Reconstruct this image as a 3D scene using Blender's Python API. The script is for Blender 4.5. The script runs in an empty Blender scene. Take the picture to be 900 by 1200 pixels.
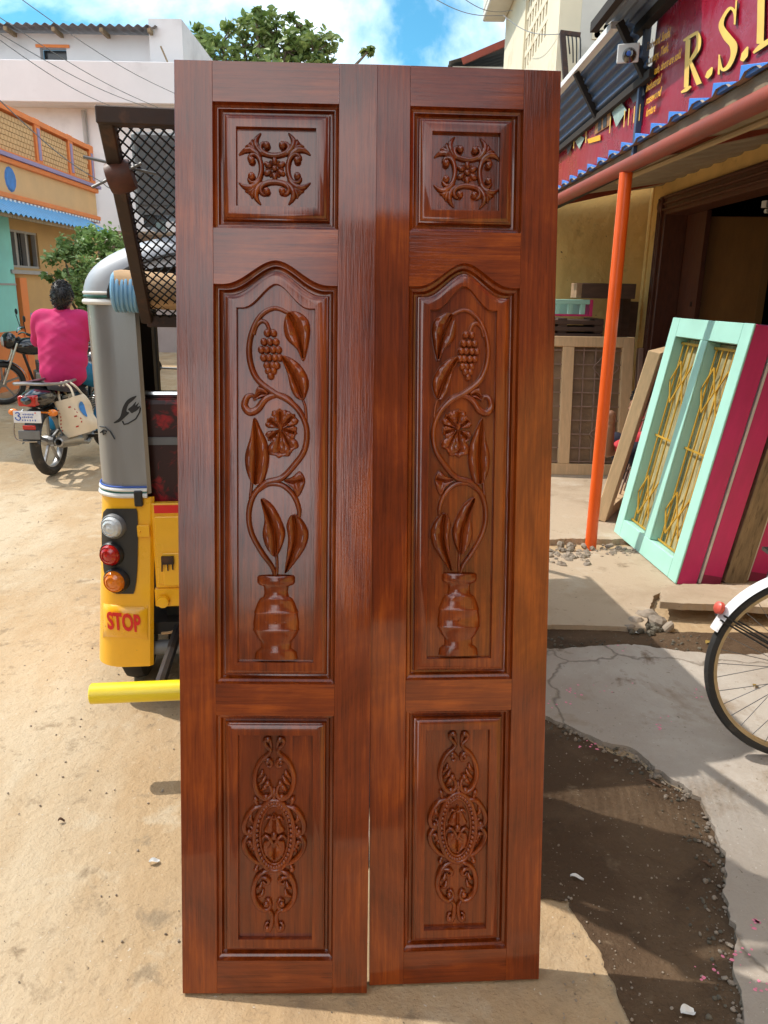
import bpy, bmesh, math, random
import numpy as np
from mathutils import Vector, Matrix, Euler
from mathutils import noise as mnoise
random.seed(7)
R = math.radians
SC = bpy.context.scene
COL = SC.collection

# ---------------------------------------------------------------- camera
CAM_H, PITCH, ROLL, FPX = 1.6, R(16.0), 0.0172, 900.0
cp, sp = math.cos(PITCH), math.sin(PITCH)
_R0, _U0, FWD = Vector((1, 0, 0)), Vector((0, sp, cp)), Vector((0, cp, -sp))
RGT = _R0 * math.cos(ROLL) + _U0 * math.sin(ROLL)
UPV = _U0 * math.cos(ROLL) - _R0 * math.sin(ROLL)
CAMP = Vector((0, 0, CAM_H))
cam_data = bpy.data.cameras.new('camera')
cam = bpy.data.objects.new('camera', cam_data); COL.objects.link(cam)
m = Matrix((RGT, UPV, -FWD)).transposed().to_4x4(); m.translation = CAMP
cam.matrix_world = m
cam_data.sensor_fit = 'VERTICAL'; cam_data.sensor_height = 36.0
cam_data.lens = FPX / 1200.0 * 36.0
cam_data.clip_start = 0.05; cam_data.clip_end = 600
SC.camera = cam

# ---------------------------------------------------------------- world and sun
SUN_EL = R(52.0)
_sx, _sy = -0.94, 0.341
SUN_DIR = Vector((_sx * math.cos(SUN_EL), _sy * math.cos(SUN_EL), math.sin(SUN_EL))).normalized()
world = bpy.data.worlds.new('World'); SC.world = world; world.use_nodes = True
wn, wl = world.node_tree.nodes, world.node_tree.links
wn.clear()
w_out = wn.new('ShaderNodeOutputWorld'); w_bg = wn.new('ShaderNodeBackground')
sky = wn.new('ShaderNodeTexSky'); sky.sky_type = 'NISHITA'; sky.sun_disc = False
sky.sun_elevation = SUN_EL; sky.sun_rotation = math.atan2(_sx, _sy)
sky.air_density = 1.0; sky.dust_density = 0.6; sky.ozone_density = 1.6; sky.altitude = 200
# thin fair-weather clouds, the same all round the sky
tc = wn.new('ShaderNodeTexCoord'); mp = wn.new('ShaderNodeMapping')
mp.inputs['Scale'].default_value = (1.0, 1.0, 1.5)
mp.inputs['Location'].default_value = (10.03, 5.7, 1.3)
nz = wn.new('ShaderNodeTexNoise'); nz.inputs['Scale'].default_value = 1.5
nz.inputs['Detail'].default_value = 9; nz.inputs['Roughness'].default_value = 0.55
nz.inputs['Distortion'].default_value = 0.35
rp = wn.new('ShaderNodeValToRGB')
rp.color_ramp.elements[0].position = 0.46; rp.color_ramp.elements[1].position = 0.66
mixc = wn.new('ShaderNodeMix'); mixc.data_type = 'RGBA'
mixc.inputs['B'].default_value = (21.0, 21.0, 21.0, 1)
tint = wn.new('ShaderNodeMix'); tint.data_type = 'RGBA'; tint.blend_type = 'MULTIPLY'
tint.inputs['Factor'].default_value = 1.0; tint.inputs['B'].default_value = (0.45, 1.02, 1.08, 1)
wl.new(tc.outputs['Generated'], mp.inputs['Vector']); wl.new(mp.outputs['Vector'], nz.inputs['Vector'])
wl.new(nz.outputs['Fac'], rp.inputs['Fac']); wl.new(rp.outputs['Color'], mixc.inputs['Factor'])
wl.new(sky.outputs['Color'], tint.inputs['A']); wl.new(tint.outputs['Result'], mixc.inputs['A'])
wl.new(mixc.outputs['Result'], w_bg.inputs['Color'])
w_bg.inputs['Strength'].default_value = 0.12
wl.new(w_bg.outputs['Background'], w_out.inputs['Surface'])

sun_data = bpy.data.lights.new('sun', 'SUN'); sun_data.energy = 3.1
sun_data.angle = R(0.55); sun_data.color = (1.0, 0.94, 0.85)
sun = bpy.data.objects.new('sun', sun_data); COL.objects.link(sun)
sun.rotation_euler = SUN_DIR.to_track_quat('Z', 'Y').to_euler()
sun.location = SUN_DIR * 40
SC.view_settings.view_transform = 'Standard'; SC.view_settings.look = 'None'
SC.view_settings.gamma = 1.0; SC.view_settings.exposure = 0.5
SC.view_settings.use_curve_mapping = False
SC.cycles.max_bounces = 8

# ---------------------------------------------------------------- helpers
def ray(px, py):
    return (RGT * ((px - 450) / FPX) + UPV * ((600 - py) / FPX) + FWD)
def G(px, py, z=0.0):                       # where a sight line meets the height z
    d = ray(px, py); return CAMP + d * ((z - CAM_H) / d.z)
def PY(px, py, Y):                          # where it meets the distance Y
    d = ray(px, py); return CAMP + d * (Y / d.y)
def PX(px, py, X):                          # where it meets the plane x = X
    d = ray(px, py); return CAMP + d * (X / d.x)

def mat(name, col, rough=0.6, var=0.15, scale=6.0, stretch=(1, 1, 1), bump=0.15, bscale=70.0,
        metal=0.0, coat=0.0, spec=0.5, col2=None, c2scale=3.0, c2lo=0.52, c2hi=0.66,
        spots=None, sscale=60.0, slo=0.66, shi=0.70, rvar=0.12, bdist=0.004):
    M = bpy.data.materials.new(name); M.use_nodes = True
    n, l = M.node_tree.nodes, M.node_tree.links
    b = n['Principled BSDF']
    t = n.new('ShaderNodeTexCoord'); mp = n.new('ShaderNodeMapping'); mp.inputs['Scale'].default_value = stretch
    l.new(t.outputs['Object'], mp.inputs['Vector'])
    nz = n.new('ShaderNodeTexNoise'); nz.inputs['Scale'].default_value = scale; nz.inputs['Detail'].default_value = 8
    nz.inputs['Roughness'].default_value = 0.6
    l.new(mp.outputs['Vector'], nz.inputs['Vector'])
    r = n.new('ShaderNodeValToRGB'); e = r.color_ramp.elements
    e[0].position = 0.3; e[1].position = 0.7
    e[0].color = (*[max(0, c * (1 - var)) for c in col], 1); e[1].color = (*[min(1, c * (1 + var)) for c in col], 1)
    l.new(nz.outputs['Fac'], r.inputs['Fac'])
    cur = r.outputs['Color']
    def layer(cur, colx, sc, lo, hi, det):
        z = n.new('ShaderNodeTexNoise'); z.inputs['Scale'].default_value = sc; z.inputs['Detail'].default_value = det
        z.inputs['Roughness'].default_value = 0.65
        l.new(mp.outputs['Vector'], z.inputs['Vector'])
        q = n.new('ShaderNodeMapRange'); q.inputs['From Min'].default_value = lo; q.inputs['From Max'].default_value = hi
        l.new(z.outputs['Fac'], q.inputs['Value'])
        x = n.new('ShaderNodeMix'); x.data_type = 'RGBA'; x.inputs['B'].default_value = (*colx, 1)
        l.new(q.outputs['Result'], x.inputs['Factor']); l.new(cur, x.inputs['A'])
        return x.outputs['Result']
    if col2: cur = layer(cur, col2, c2scale, c2lo, c2hi, 9)
    if spots: cur = layer(cur, spots, sscale, slo, shi, 3)
    l.new(cur, b.inputs['Base Color'])
    b.inputs['Metallic'].default_value = metal; b.inputs['Specular IOR Level'].default_value = spec
    b.inputs['Coat Weight'].default_value = coat; b.inputs['Coat Roughness'].default_value = 0.12
    q = n.new('ShaderNodeMapRange'); q.inputs['To Min'].default_value = max(0.02, rough - rvar); q.inputs['To Max'].default_value = min(1, rough + rvar)
    q.inputs['From Min'].default_value = 0.25; q.inputs['From Max'].default_value = 0.75
    l.new(nz.outputs['Fac'], q.inputs['Value']); l.new(q.outputs['Result'], b.inputs['Roughness'])
    if bump > 0:
        z = n.new('ShaderNodeTexNoise'); z.inputs['Scale'].default_value = bscale; z.inputs['Detail'].default_value = 6
        l.new(mp.outputs['Vector'], z.inputs['Vector'])
        bp = n.new('ShaderNodeBump'); bp.inputs['Strength'].default_value = bump; bp.inputs['Distance'].default_value = bdist
        l.new(z.outputs['Fac'], bp.inputs['Height']); l.new(bp.outputs['Normal'], b.inputs['Normal'])
    return M

def glass_mat(name, col=(0.8, 0.9, 0.9), amount=0.15, rough=0.05):
    M = bpy.data.materials.new(name); M.use_nodes = True
    n, l = M.node_tree.nodes, M.node_tree.links; b = n['Principled BSDF']
    b.inputs['Base Color'].default_value = (*col, 1); b.inputs['Roughness'].default_value = rough
    t = n.new('ShaderNodeBsdfTransparent'); x = n.new('ShaderNodeMixShader'); x.inputs['Fac'].default_value = amount
    l.new(t.outputs['BSDF'], x.inputs[1]); l.new(b.outputs['BSDF'], x.inputs[2])
    l.new(x.outputs['Shader'], n['Material Output'].inputs['Surface'])
    return M

def cat(pts, n=6, closed=False):            # Catmull-Rom resample
    P = [Vector(p) for p in pts]; N = len(P); out = []
    segs = N if closed else N - 1
    for i in range(segs):
        if closed: a, b, c, d = P[(i - 1) % N], P[i], P[(i + 1) % N], P[(i + 2) % N]
        else: a, b, c, d = P[max(i - 1, 0)], P[i], P[i + 1], P[min(i + 2, N - 1)]
        for k in range(n):
            t = k / n
            out.append(0.5 * ((2 * b) + (c - a) * t + (2 * a - 5 * b + 4 * c - d) * t * t + (3 * b - a - 3 * c + d) * t ** 3))
    if not closed: out.append(P[-1].copy())
    return out

class MB:
    def __init__(s): s.v = []; s.f = []; s.mi = []; s.cur = 0
    def face(s, *idx): s.f.append(tuple(idx)); s.mi.append(s.cur)
    def add(s, vs, fs):
        o = len(s.v); s.v += [Vector(v) for v in vs]
        for f in fs: s.face(*[o + i for i in f])
        return s
    def box(s, x0, x1, y0, y1, z0, z1, M=None):
        vs = [Vector((x, y, z)) for x in (x0, x1) for y in (y0, y1) for z in (z0, z1)]
        if M is not None: vs = [M @ v for v in vs]
        return s.add(vs, [(0, 1, 3, 2), (4, 6, 7, 5), (0, 4, 5, 1), (2, 3, 7, 6), (0, 2, 6, 4), (1, 5, 7, 3)])
    def cbox(s, c, d, M=None):
        return s.box(c[0] - d[0] / 2, c[0] + d[0] / 2, c[1] - d[1] / 2, c[1] + d[1] / 2, c[2] - d[2] / 2, c[2] + d[2] / 2, M)
    def beam(s, a, b, w, h, up=(0, 0, 1)):
        a, b = Vector(a), Vector(b); t = (b - a).normalized(); u = Vector(up)
        x = t.cross(u); x = x.normalized() if x.length > 1e-6 else Vector((1, 0, 0)); u = x.cross(t)
        vs = [p + x * (w / 2 * i) + u * (h / 2 * j) for p in (a, b) for i, j in ((-1, -1), (1, -1), (1, 1), (-1, 1))]
        return s.add(vs, [(3, 2, 1, 0), (4, 5, 6, 7), (0, 1, 5, 4), (1, 2, 6, 5), (2, 3, 7, 6), (3, 0, 4, 7)])
    def tube(s, path, r, n=8, closed=False, fl=1.0, ref=None, cap=True):
        P = [Vector(p) for p in path]; N = len(P)
        if not hasattr(r, '__len__'): r = [r] * N
        elif len(r) != N:
            r = [float(np.interp(i / (N - 1), np.linspace(0, 1, len(r)), r)) for i in range(N)]
        T = []
        for i in range(N):
            a = P[(i - 1) % N] if closed else P[max(i - 1, 0)]; b = P[(i + 1) % N] if closed else P[min(i + 1, N - 1)]
            t = b - a; T.append(t.normalized() if t.length > 1e-9 else Vector((0, 0, 1)))
        o = len(s.v)
        rf = Vector(ref) if ref is not None else None
        u = None
        for i in range(N):
            t = T[i]
            if rf is not None: nn = rf - t * rf.dot(t)
            elif u is None: nn = t.orthogonal()
            else: nn = u - t * u.dot(t)
            nn = nn.normalized() if nn.length > 1e-9 else t.orthogonal().normalized()
            u = nn; bb = t.cross(nn)
            for k in range(n):
                a = 2 * math.pi * k / n
                s.v.append(P[i] + nn * (math.cos(a) * r[i] * fl) + bb * (math.sin(a) * r[i]))
        for i in range(N if closed else N - 1):
            for k in range(n):
                i2 = (i + 1) % N
                s.face(o + i * n + k, o + i * n + (k + 1) % n, o + i2 * n + (k + 1) % n, o + i2 * n + k)
        if cap and not closed:
            s.face(*[o + k for k in range(n)][::-1]); s.face(*[o + (N - 1) * n + k for k in range(n)])
        return s
    def lathe(s, prof, n=16, c=(0, 0, 0), ax='z', M=None, arc=None):
        o = len(s.v); c = Vector(c); full = arc is None
        a0, a1 = (0, 2 * math.pi) if full else arc
        m = n if full else n + 1
        for (r, z) in prof:
            for k in range(m):
                a = a0 + (a1 - a0) * k / n
                p = {'z': Vector((r * math.cos(a), r * math.sin(a), z)), 'y': Vector((r * math.cos(a), z, r * math.sin(a))),
                     'x': Vector((z, r * math.cos(a), r * math.sin(a)))}[ax]
                if M is not None: p = M @ p
                s.v.append(c + p)
        for i in range(len(prof) - 1):
            for k in range(n):
                k2 = (k + 1) % m
                s.face(o + i * m + k, o + i * m + k2, o + (i + 1) * m + k2, o + (i + 1) * m + k)
        ring = full and min(p[0] for p in prof) > 0.28 * max(p[0] for p in prof) and len(prof) > 2
        if ring:
            i = len(prof) - 1
            for k in range(n):
                k2 = (k + 1) % m
                s.face(o + i * m + k, o + i * m + k2, o + k2, o + k)
        elif full:
            if prof[0][0] > 1e-4: s.face(*[o + k for k in range(m)][::-1])
            if prof[-1][0] > 1e-4: s.face(*[o + (len(prof) - 1) * m + k for k in range(m)])
        return s
    def ell(s, c, r, nu=12, nv=7, M=None):
        prof = [(math.sin(math.pi * i / nv), -math.cos(math.pi * i / nv)) for i in range(nv + 1)]
        o = len(s.v); s.lathe(prof, nu)
        for i in range(o, len(s.v)):
            p = Vector((s.v[i].x * r[0], s.v[i].y * r[1], s.v[i].z * r[2]))
            if M is not None: p = M @ p
            s.v[i] = p + Vector(c)
        return s
    def prism(s, poly, d0, d1, f=lambda a, b, d: Vector((a, d, b))):
        n = len(poly)
        vs = [f(a, b, d0) for a, b in poly] + [f(a, b, d1) for a, b in poly]
        return s.add(vs, [tuple(range(n)), tuple(range(2 * n - 1, n - 1, -1))] + [(i, n + i, n + (i + 1) % n, (i + 1) % n) for i in range(n)])
    def grid(s, fn, nu, nv):
        o = len(s.v)
        for i in range(nu + 1):
            for j in range(nv + 1): s.v.append(Vector(fn(i / nu, j / nv)))
        for i in range(nu):
            for j in range(nv):
                a = o + i * (nv + 1) + j; s.face(a, a + nv + 1, a + nv + 2, a + 1)
        return s
    def build(s, name, m, parent=None, smooth=False, bev=0, seg=1, fix=True, angle=40):
        me = bpy.data.meshes.new(name); me.from_pydata([tuple(v) for v in s.v], [], s.f)
        mats = m if isinstance(m, (list, tuple)) else [m]
        for x in mats: me.materials.append(x)
        if len(mats) > 1: me.polygons.foreach_set('material_index', s.mi)
        if fix or bev:
            bm = bmesh.new(); bm.from_mesh(me)
            bmesh.ops.remove_doubles(bm, verts=bm.verts, dist=1e-6)
            bmesh.ops.recalc_face_normals(bm, faces=bm.faces)
            if bev:
                ed = [e for e in bm.edges if len(e.link_faces) == 2 and e.calc_face_angle(0) > R(35)]
                bmesh.ops.bevel(bm, geom=ed, offset=bev, segments=seg, profile=0.6, affect='EDGES', clamp_overlap=True)
            bm.to_mesh(me); bm.free()
        if smooth:
            me.polygons.foreach_set('use_smooth', [True] * len(me.polygons))
            if angle < 180: me.set_sharp_from_angle(angle=R(angle))
        me.update()
        return link(name, me, parent)

def link(name, me, parent=None):
    o = bpy.data.objects.new(name, me); COL.objects.link(o)
    if parent is not None: o.parent = parent
    return o
def tag(o, label, catg, group=None):
    o['label'] = label; o['category'] = catg
    if group: o['group'] = group
    return o
def thing(name, label, catg, loc=(0, 0, 0), rot=0, group=None):
    o = bpy.data.objects.new(name, None); COL.objects.link(o); o.empty_display_size = 0.1
    o.location = loc; o.rotation_euler = rot if hasattr(rot, '__len__') else (0, 0, rot)
    return tag(o, label, catg, group)
def struct(o, kind='structure'):
    o['kind'] = kind; return o
def copies(o, name, parent, locs, rots=None):
    out = []
    for i, p in enumerate(locs):
        c = o.copy(); COL.objects.link(c); c.parent = parent; c.location = p
        if rots: c.rotation_euler = rots[i]
        out.append(c)
    return out
def text_mesh(body, size, extrude=0.0008, shear=0.0, bold=0.0, align='CENTER', spacing=1.0):
    cu = bpy.data.curves.new('text', 'FONT'); cu.body = body; cu.size = size; cu.extrude = extrude
    cu.align_x = align; cu.align_y = 'CENTER'; cu.shear = shear; cu.offset = bold; cu.space_character = spacing
    cu.resolution_u = 3
    o = bpy.data.objects.new('text', cu); COL.objects.link(o)
    dg = bpy.context.evaluated_depsgraph_get()
    me = bpy.data.meshes.new_from_object(o.evaluated_get(dg))
    bpy.data.objects.remove(o); bpy.data.curves.remove(cu)
    return me
# ---------------------------------------------------------------- carved door leaves
def wood_polish(name, vertical=True):
    M = bpy.data.materials.new(name); M.use_nodes = True
    n, l = M.node_tree.nodes, M.node_tree.links; b = n['Principled BSDF']
    t = n.new('ShaderNodeTexCoord')
    def noise(stretch, sc, det=8, dist=0.0, rough=0.6):
        mp = n.new('ShaderNodeMapping'); mp.inputs['Scale'].default_value = stretch
        l.new(t.outputs['Object'], mp.inputs['Vector'])
        z = n.new('ShaderNodeTexNoise'); z.inputs['Scale'].default_value = sc; z.inputs['Detail'].default_value = det
        z.inputs['Distortion'].default_value = dist; z.inputs['Roughness'].default_value = rough
        l.new(mp.outputs['Vector'], z.inputs['Vector']); return z.outputs['Fac']
    st = (48, 48, 1.9) if vertical else (1.9, 48, 48)
    g1 = noise(st, 2.0, 8, 0.6); g2 = noise((1, 1, 0.5) if vertical else (0.5, 1, 1), 5.0, 6, 0.8)
    fine = noise((160, 160, 6) if vertical else (6, 160, 160), 2.0, 5)
    r = n.new('ShaderNodeValToRGB'); e = r.color_ramp.elements
    e[0].position = 0.30; e[0].color = (0.048, 0.0058, 0.0009, 1)
    e[1].position = 0.74; e[1].color = (0.42, 0.092, 0.0075, 1)
    k = e.new(0.52); k.color = (0.185, 0.0300, 0.0032, 1)
    mx = n.new('ShaderNodeMath'); mx.operation = 'MULTIPLY_ADD'; mx.inputs[1].default_value = 0.42
    l.new(g1, mx.inputs[0])
    m2 = n.new('ShaderNodeMath'); m2.operation = 'MULTIPLY'; m2.inputs[1].default_value = 0.60
    l.new(g2, m2.inputs[0]); l.new(m2.outputs[0], mx.inputs[2])
    l.new(mx.outputs[0], r.inputs['Fac'])
    dk = n.new('ShaderNodeMix'); dk.data_type = 'RGBA'; dk.blend_type = 'MULTIPLY'; dk.inputs['B'].default_value = (0.55, 0.45, 0.42, 1)
    q = n.new('ShaderNodeMapRange'); q.inputs['From Min'].default_value = 0.54; q.inputs['From Max'].default_value = 0.72
    l.new(fine, q.inputs['Value']); l.new(q.outputs['Result'], dk.inputs['Factor'])
    l.new(r.outputs['Color'], dk.inputs['A']); l.new(dk.outputs['Result'], b.inputs['Base Color'])
    rr = n.new('ShaderNodeMapRange'); rr.inputs['To Min'].default_value = 0.27; rr.inputs['To Max'].default_value = 0.46
    l.new(g2, rr.inputs['Value']); l.new(rr.outputs['Result'], b.inputs['Roughness'])
    b.inputs['Specular IOR Level'].default_value = 0.08; b.inputs['Coat Weight'].default_value = 1.0; b.inputs['Coat Roughness'].default_value = 0.05; b.inputs['Coat IOR'].default_value = 1.55
    bp = n.new('ShaderNodeBump'); bp.inputs['Strength'].default_value = 0.30; bp.inputs['Distance'].default_value = 0.0012
    ad = n.new('ShaderNodeMath'); ad.operation = 'ADD'; l.new(fine, ad.inputs[0]); l.new(g1, ad.inputs[1])
    l.new(ad.outputs[0], bp.inputs['Height']); l.new(bp.outputs['Normal'], b.inputs['Normal'])
    b2 = n.new('ShaderNodeBump'); b2.inputs['Strength'].default_value = 0.14; b2.inputs['Distance'].default_value = 0.0010
    l.new(ad.outputs[0], b2.inputs['Height']); l.new(b2.outputs['Normal'], b.inputs['Coat Normal'])
    return M
WV, WH = wood_polish('polished_wood_upright_grain', True), wood_polish('polished_wood_cross_grain', False)

DL = 2.1001
LEAVES = [(-0.4538, 1.4204, 0.0214, 0.1965, 0.4330), (-0.0158, 1.4512, 0.0628, 0.1906, 0.4108)]
def leaf_matrix(k):
    x, y, yaw, lean, W = LEAVES[k]
    M = Euler((-lean, 0, yaw)).to_matrix().to_4x4()
    M.translation = Vector((x, y, 0.007)) + Vector((math.cos(yaw), math.sin(yaw), 0)) * (W / 2)
    return M
ML = leaf_matrix(0); MLI = ML.inverted(); W0 = LEAVES[0][4]
def lp(px, py):                             # a point of the carving, in the left leaf's own metres
    o = MLI @ CAMP; d = MLI.to_3x3() @ ray(px, py); t = -o.y / d.y; p = o + d * t
    return (p.x, p.z)
def zA(x, y): return lp(240 + x / 5.625, 110 + y / 5.625)
def zB(x, y): return lp(245 + x / 4.613, 300 + y / 4.613)
def zC(x, y): return lp(245 + x / 4.444, 540 + y / 4.444)
def zD(x, y): return lp(245 + x / 4.0, 830 + y / 4.0)

FLOOR = 0.0165
PROFILE = [(0.0, 0.0), (0.0006, 0.0040), (0.0035, 0.0100), (0.008, 0.0125), (0.0095, 0.0125), (0.0105, 0.0175), (0.0135, 0.0215), (0.0165, 0.0225), (0.0185, 0.0225),
           (0.0192, 0.0150), (0.0215, 0.0112), (0.0240, 0.0104), (0.0246, 0.0078), (0.029, 0.0052), (0.033, 0.0046),
           (0.0487, 0.0046), (0.0493, 0.0062), (0.0498, FLOOR)]

def carve_leaf(k, label):
    W = LEAVES[k][4]; sx = (W / W0) * (1 if k == 0 else -1)
    root = thing('carved_door_leaf', label, 'door', group='carved wooden door leaves'); root.matrix_world = leaf_matrix(k)
    xl, xr = -W / 2 + 0.081, W / 2 - 0.082
    if k == 1: xl, xr = -xr, -xl
    yz = lambda py: lp(320, py)[1]
    TH = 0.040
    # three panel openings: bottom, top, arch rise
    pans = [('top_panel', yz(268), yz(120), 0.0), ('middle_panel', yz(802), yz(333.6), yz(304.8) - yz(333.6)), ('bottom_panel', yz(1126), yz(838.7), 0.0)]
    def arch(s, H):
        s = abs(s); return 0.0 if s > 0.86 else H * 0.5 * (1 + math.cos(math.pi * (s / 0.86) ** 0.92))
    def outline(z0, z1, H, d, N=28):
        a, b, lo, hi = xl + d, xr - d, z0 + d, z1 - d
        top = [(a + (b - a) * i / N, hi + arch(2 * i / N - 1, H)) for i in range(N + 1)]
        return [(a, lo), (b, lo)] + top[::-1]
    # frame members
    for nm, x0, x1 in (('stile', -W / 2, xl), ('stile', xr, W / 2)):
        MB().box(x0, x1, 0, TH, 0, DL).build(nm, WV, root, bev=0.0008)
    g = 0.0002
    def rail(poly):
        MB().prism(poly, 0.0003, TH).build('rail', WH, root)
    rail([(xl + g, pans[0][2]), (xr - g, pans[0][2]), (xr - g, DL - 0.0003), (xl + g, DL - 0.0003)])
    z0, z1, H = pans[1][1:]
    N = 28
    low = [(xl + g + (xr - xl - 2 * g) * i / N, z1 + arch(2 * i / N - 1, H)) for i in range(N + 1)]
    rail(low + [(xr - g, pans[0][1]), (xl + g, pans[0][1])])
    rail([(xl + g, pans[2][2]), (xr - g, pans[2][2]), (xr - g, pans[1][1]), (xl + g, pans[1][1])])
    rail([(xl + g, 0.0003), (xr - g, 0.0003), (xr - g, pans[2][1]), (xl + g, pans[2][1])])
    parts = []
    for nm, z0, z1, H in pans:
        mb = MB(); loops = []
        for d, dep in PROFILE:
            o = len(mb.v); pts = outline(z0, z1, H, d); mb.v += [Vector((x, dep + 0.0006, z)) for x, z in pts]; loops.append((o, len(pts)))
        for (o, n), (o2, _) in zip(loops, loops[1:]):
            for i in range(n): mb.face(o + i, o + (i + 1) % n, o2 + (i + 1) % n, o2 + i)
        o, n = loops[-1]; mb.face(*[o + i for i in range(n)])
        # back of the panel
        b0 = len(mb.v); pts = outline(z0, z1, H, 0.0); mb.v += [Vector((x, TH - 0.006, z)) for x, z in pts]; mb.face(*[b0 + i for i in range(len(pts))][::-1])
        o, n = loops[0]
        for i in range(n): mb.face(b0 + i, b0 + (i + 1) % n, o + (i + 1) % n, o + i)
        parts.append(mb.build(nm, WV, root, smooth=True, angle=28))
    top, mid, bot = parts
    yf = FLOOR + 0.0006
    V = lambda p, h=0.0: Vector((p[0] * sx, yf - h, p[1]))
    def stroke(mb, pts, r, h=0.35, fl=1.25, n=8, res=6, closed=False):
        rr = r if hasattr(r, '__len__') else [r]
        P = cat([V(p) for p in pts], res, closed)
        N = len(P); rad = [float(np.interp(i / max(N - 1, 1), np.linspace(0, 1, len(rr)), rr)) for i in range(N)]
        P = [p - Vector((0, rad[i] * h, 0)) for i, p in enumerate(P)]
        mb.tube(P, rad, n, closed=closed, fl=fl, ref=(0, -1, 0))
    def lobes(mb, p, r, h=0.3, el=1.0, ang=0.0, hy=0.8):
        c = V(p, r * h); M = Matrix.Rotation(ang * (1 if sx > 0 else -1), 3, 'Y')
        mb.ell(c, (r, r * hy, r * el), 10, 6, M)
    def leaf(mb, outl, rib, hh, veins=5):
        O = cat([Vector((p[0], 0, p[1])) for p in outl], 5, True); Rb = cat([Vector((p[0], 0, p[1])) for p in rib], 5)
        n = len(O); rings = []
        near = []
        for p in O:
            d = [(p - q).length for q in Rb]; near.append((Rb[int(np.argmin(d))], int(np.argmin(d)) / len(Rb)))
        lev = [(0.0, -0.002), (0.0, 0.35), (0.10, 0.70), (0.3, 0.98), (0.55, 0.92), (0.8, 0.62), (0.92, 0.40), (1.0, 0.72)]
        for t, hgt in lev:
            o = len(mb.v)
            for (p, (q, u)) in zip(O, near):
                w = p.lerp(q, t * 0.985)
                rip = 1 + 0.16 * math.sin(u * veins * 2 * math.pi) * math.sin(math.pi * t)
                mb.v.append(V((w.x, w.z), hh * hgt * rip))
            rings.append(o)
        for a, b in zip(rings, rings[1:]):
            for i in range(n): mb.face(a + i, a + (i + 1) % n, b + (i + 1) % n, b + i)
        stroke(mb, rib, [0.0017, 0.0012], h=hh / 0.0016 * 0.60, n=6)
    # ---- middle panel: vine from a vase, grapes, flower, leaves
    mb = MB()
    Z = [zB(*p) for p in ((425, 303), (350, 275), (272, 318), (222, 420), (212, 540), (250, 655), (340, 732), (425, 778), (490, 845), (525, 940), (512, 1050), (450, 1140))]
    Z += [zC(*p) for p in ((372, 92), (292, 115), (228, 180), (202, 270), (212, 370), (262, 470), (325, 560), (340, 612))]
    stroke(mb, Z, [0.0040, 0.0056, 0.0064, 0.0070, 0.0070, 0.0064, 0.0070, 0.0072, 0.0066, 0.0062, 0.0060, 0.0046], h=0.5, fl=1.35)
    stroke(mb, [zB(235, 420), zB(250, 372), zB(278, 346), (zB(306, 358)), zB(322, 402)], [0.0045, 0.005, 0.0042], h=0.4)
    stroke(mb, [zB(p[0], p[1]) for p in ((475, 830), (430, 772), (365, 748), (300, 772), (258, 825), (215, 842), (186, 808), (200, 760), (232, 752), (243, 780))],
           [0.0040, 0.0062, 0.0070, 0.0084, 0.0090, 0.0075, 0.0052, 0.0032], h=0.35)
    stroke(mb, [zC(p[0], p[1]) for p in ((250, 160), (305, 124), (375, 128), (435, 180), (465, 255), (462, 300))], [0.0045, 0.0062, 0.0062, 0.0048], h=0.35)
    stroke(mb, [zC(347, 495), zC(350, 560), zC(346, 610)], [0.0036, 0.0036], h=0.4)
    stroke(mb, [zC(218, 105), zC(214, 150), zC(208, 200)], [0.0036, 0.0036], h=0.4)
    stroke(mb, [zB(500, 765), zB(518, 820), zB(522, 900)], [0.0030, 0.0036], h=0.4)
    mb.build('vine', WV, mid, smooth=True, angle=70)
    LF = [([zB(*p) for p in ((425, 300), (482, 298), (535, 345), (542, 430), (508, 565), (470, 500), (412, 440), (400, 360))], [zB(430, 310), zB(470, 390), zB(506, 548)]),
          ([zB(*p) for p in ((385, 538), (450, 552), (508, 608), (537, 685), (512, 770), (470, 768), (438, 715), (418, 630))], [zB(503, 768), zB(455, 650), zB(392, 545)]),
          ([zB(*p) for p in ((240, 872), (278, 940), (312, 1020), (318, 1120), (285, 1230), (230, 1232), (196, 1160), (190, 1075), (218, 975))], [zB(240, 880), zB(252, 1050), zB(244, 1232)]),
          ([zC(*p) for p in ((266, 198), (325, 232), (372, 312), (392, 395), (350, 500), (302, 470), (274, 390), (284, 305))], [zC(345, 500), zC(332, 360), zC(270, 205)]),
          ([zC(*p) for p in ((428, 282), (472, 300), (514, 372), (502, 450), (450, 530), (392, 590), (400, 500), (408, 410), (400, 335))], [zC(440, 290), zC(445, 420), zC(396, 585)]),
          ([zC(*p) for p in ((385, 104), (430, 84), (470, 55), (498, 110), (462, 190), (430, 145))], [zC(392, 106), zC(440, 112), zC(480, 100)]),
          ([zB(*p) for p in ((240, 770), (262, 700), (318, 735), (290, 760))], [zB(245, 765), zB(270, 740), zB(300, 744)])]
    for i, (o_, r_) in enumerate(LF):
        mb = MB(); leaf(mb, o_, r_, 0.0145 if i < 5 else 0.010); mb.build('carved_leaf', WV, mid, smooth=True, angle=70)
    mb = MB()
    for y, xs in ((412, (310, 344)), (460, (292, 325, 357)), (503, (278, 308, 341, 371)), (546, (290, 320, 352, 378)), (588, (308, 340, 362)), (618, (316, 344)), (646, (329,))):
        for x in xs: lobes(mb, zB(x, y), 0.0080, 0.75, 1.1, hy=1.1)
    mb.build('grape_cluster', WV, mid, smooth=True)
    mb = MB(); fc = zB(385, 935)
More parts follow.
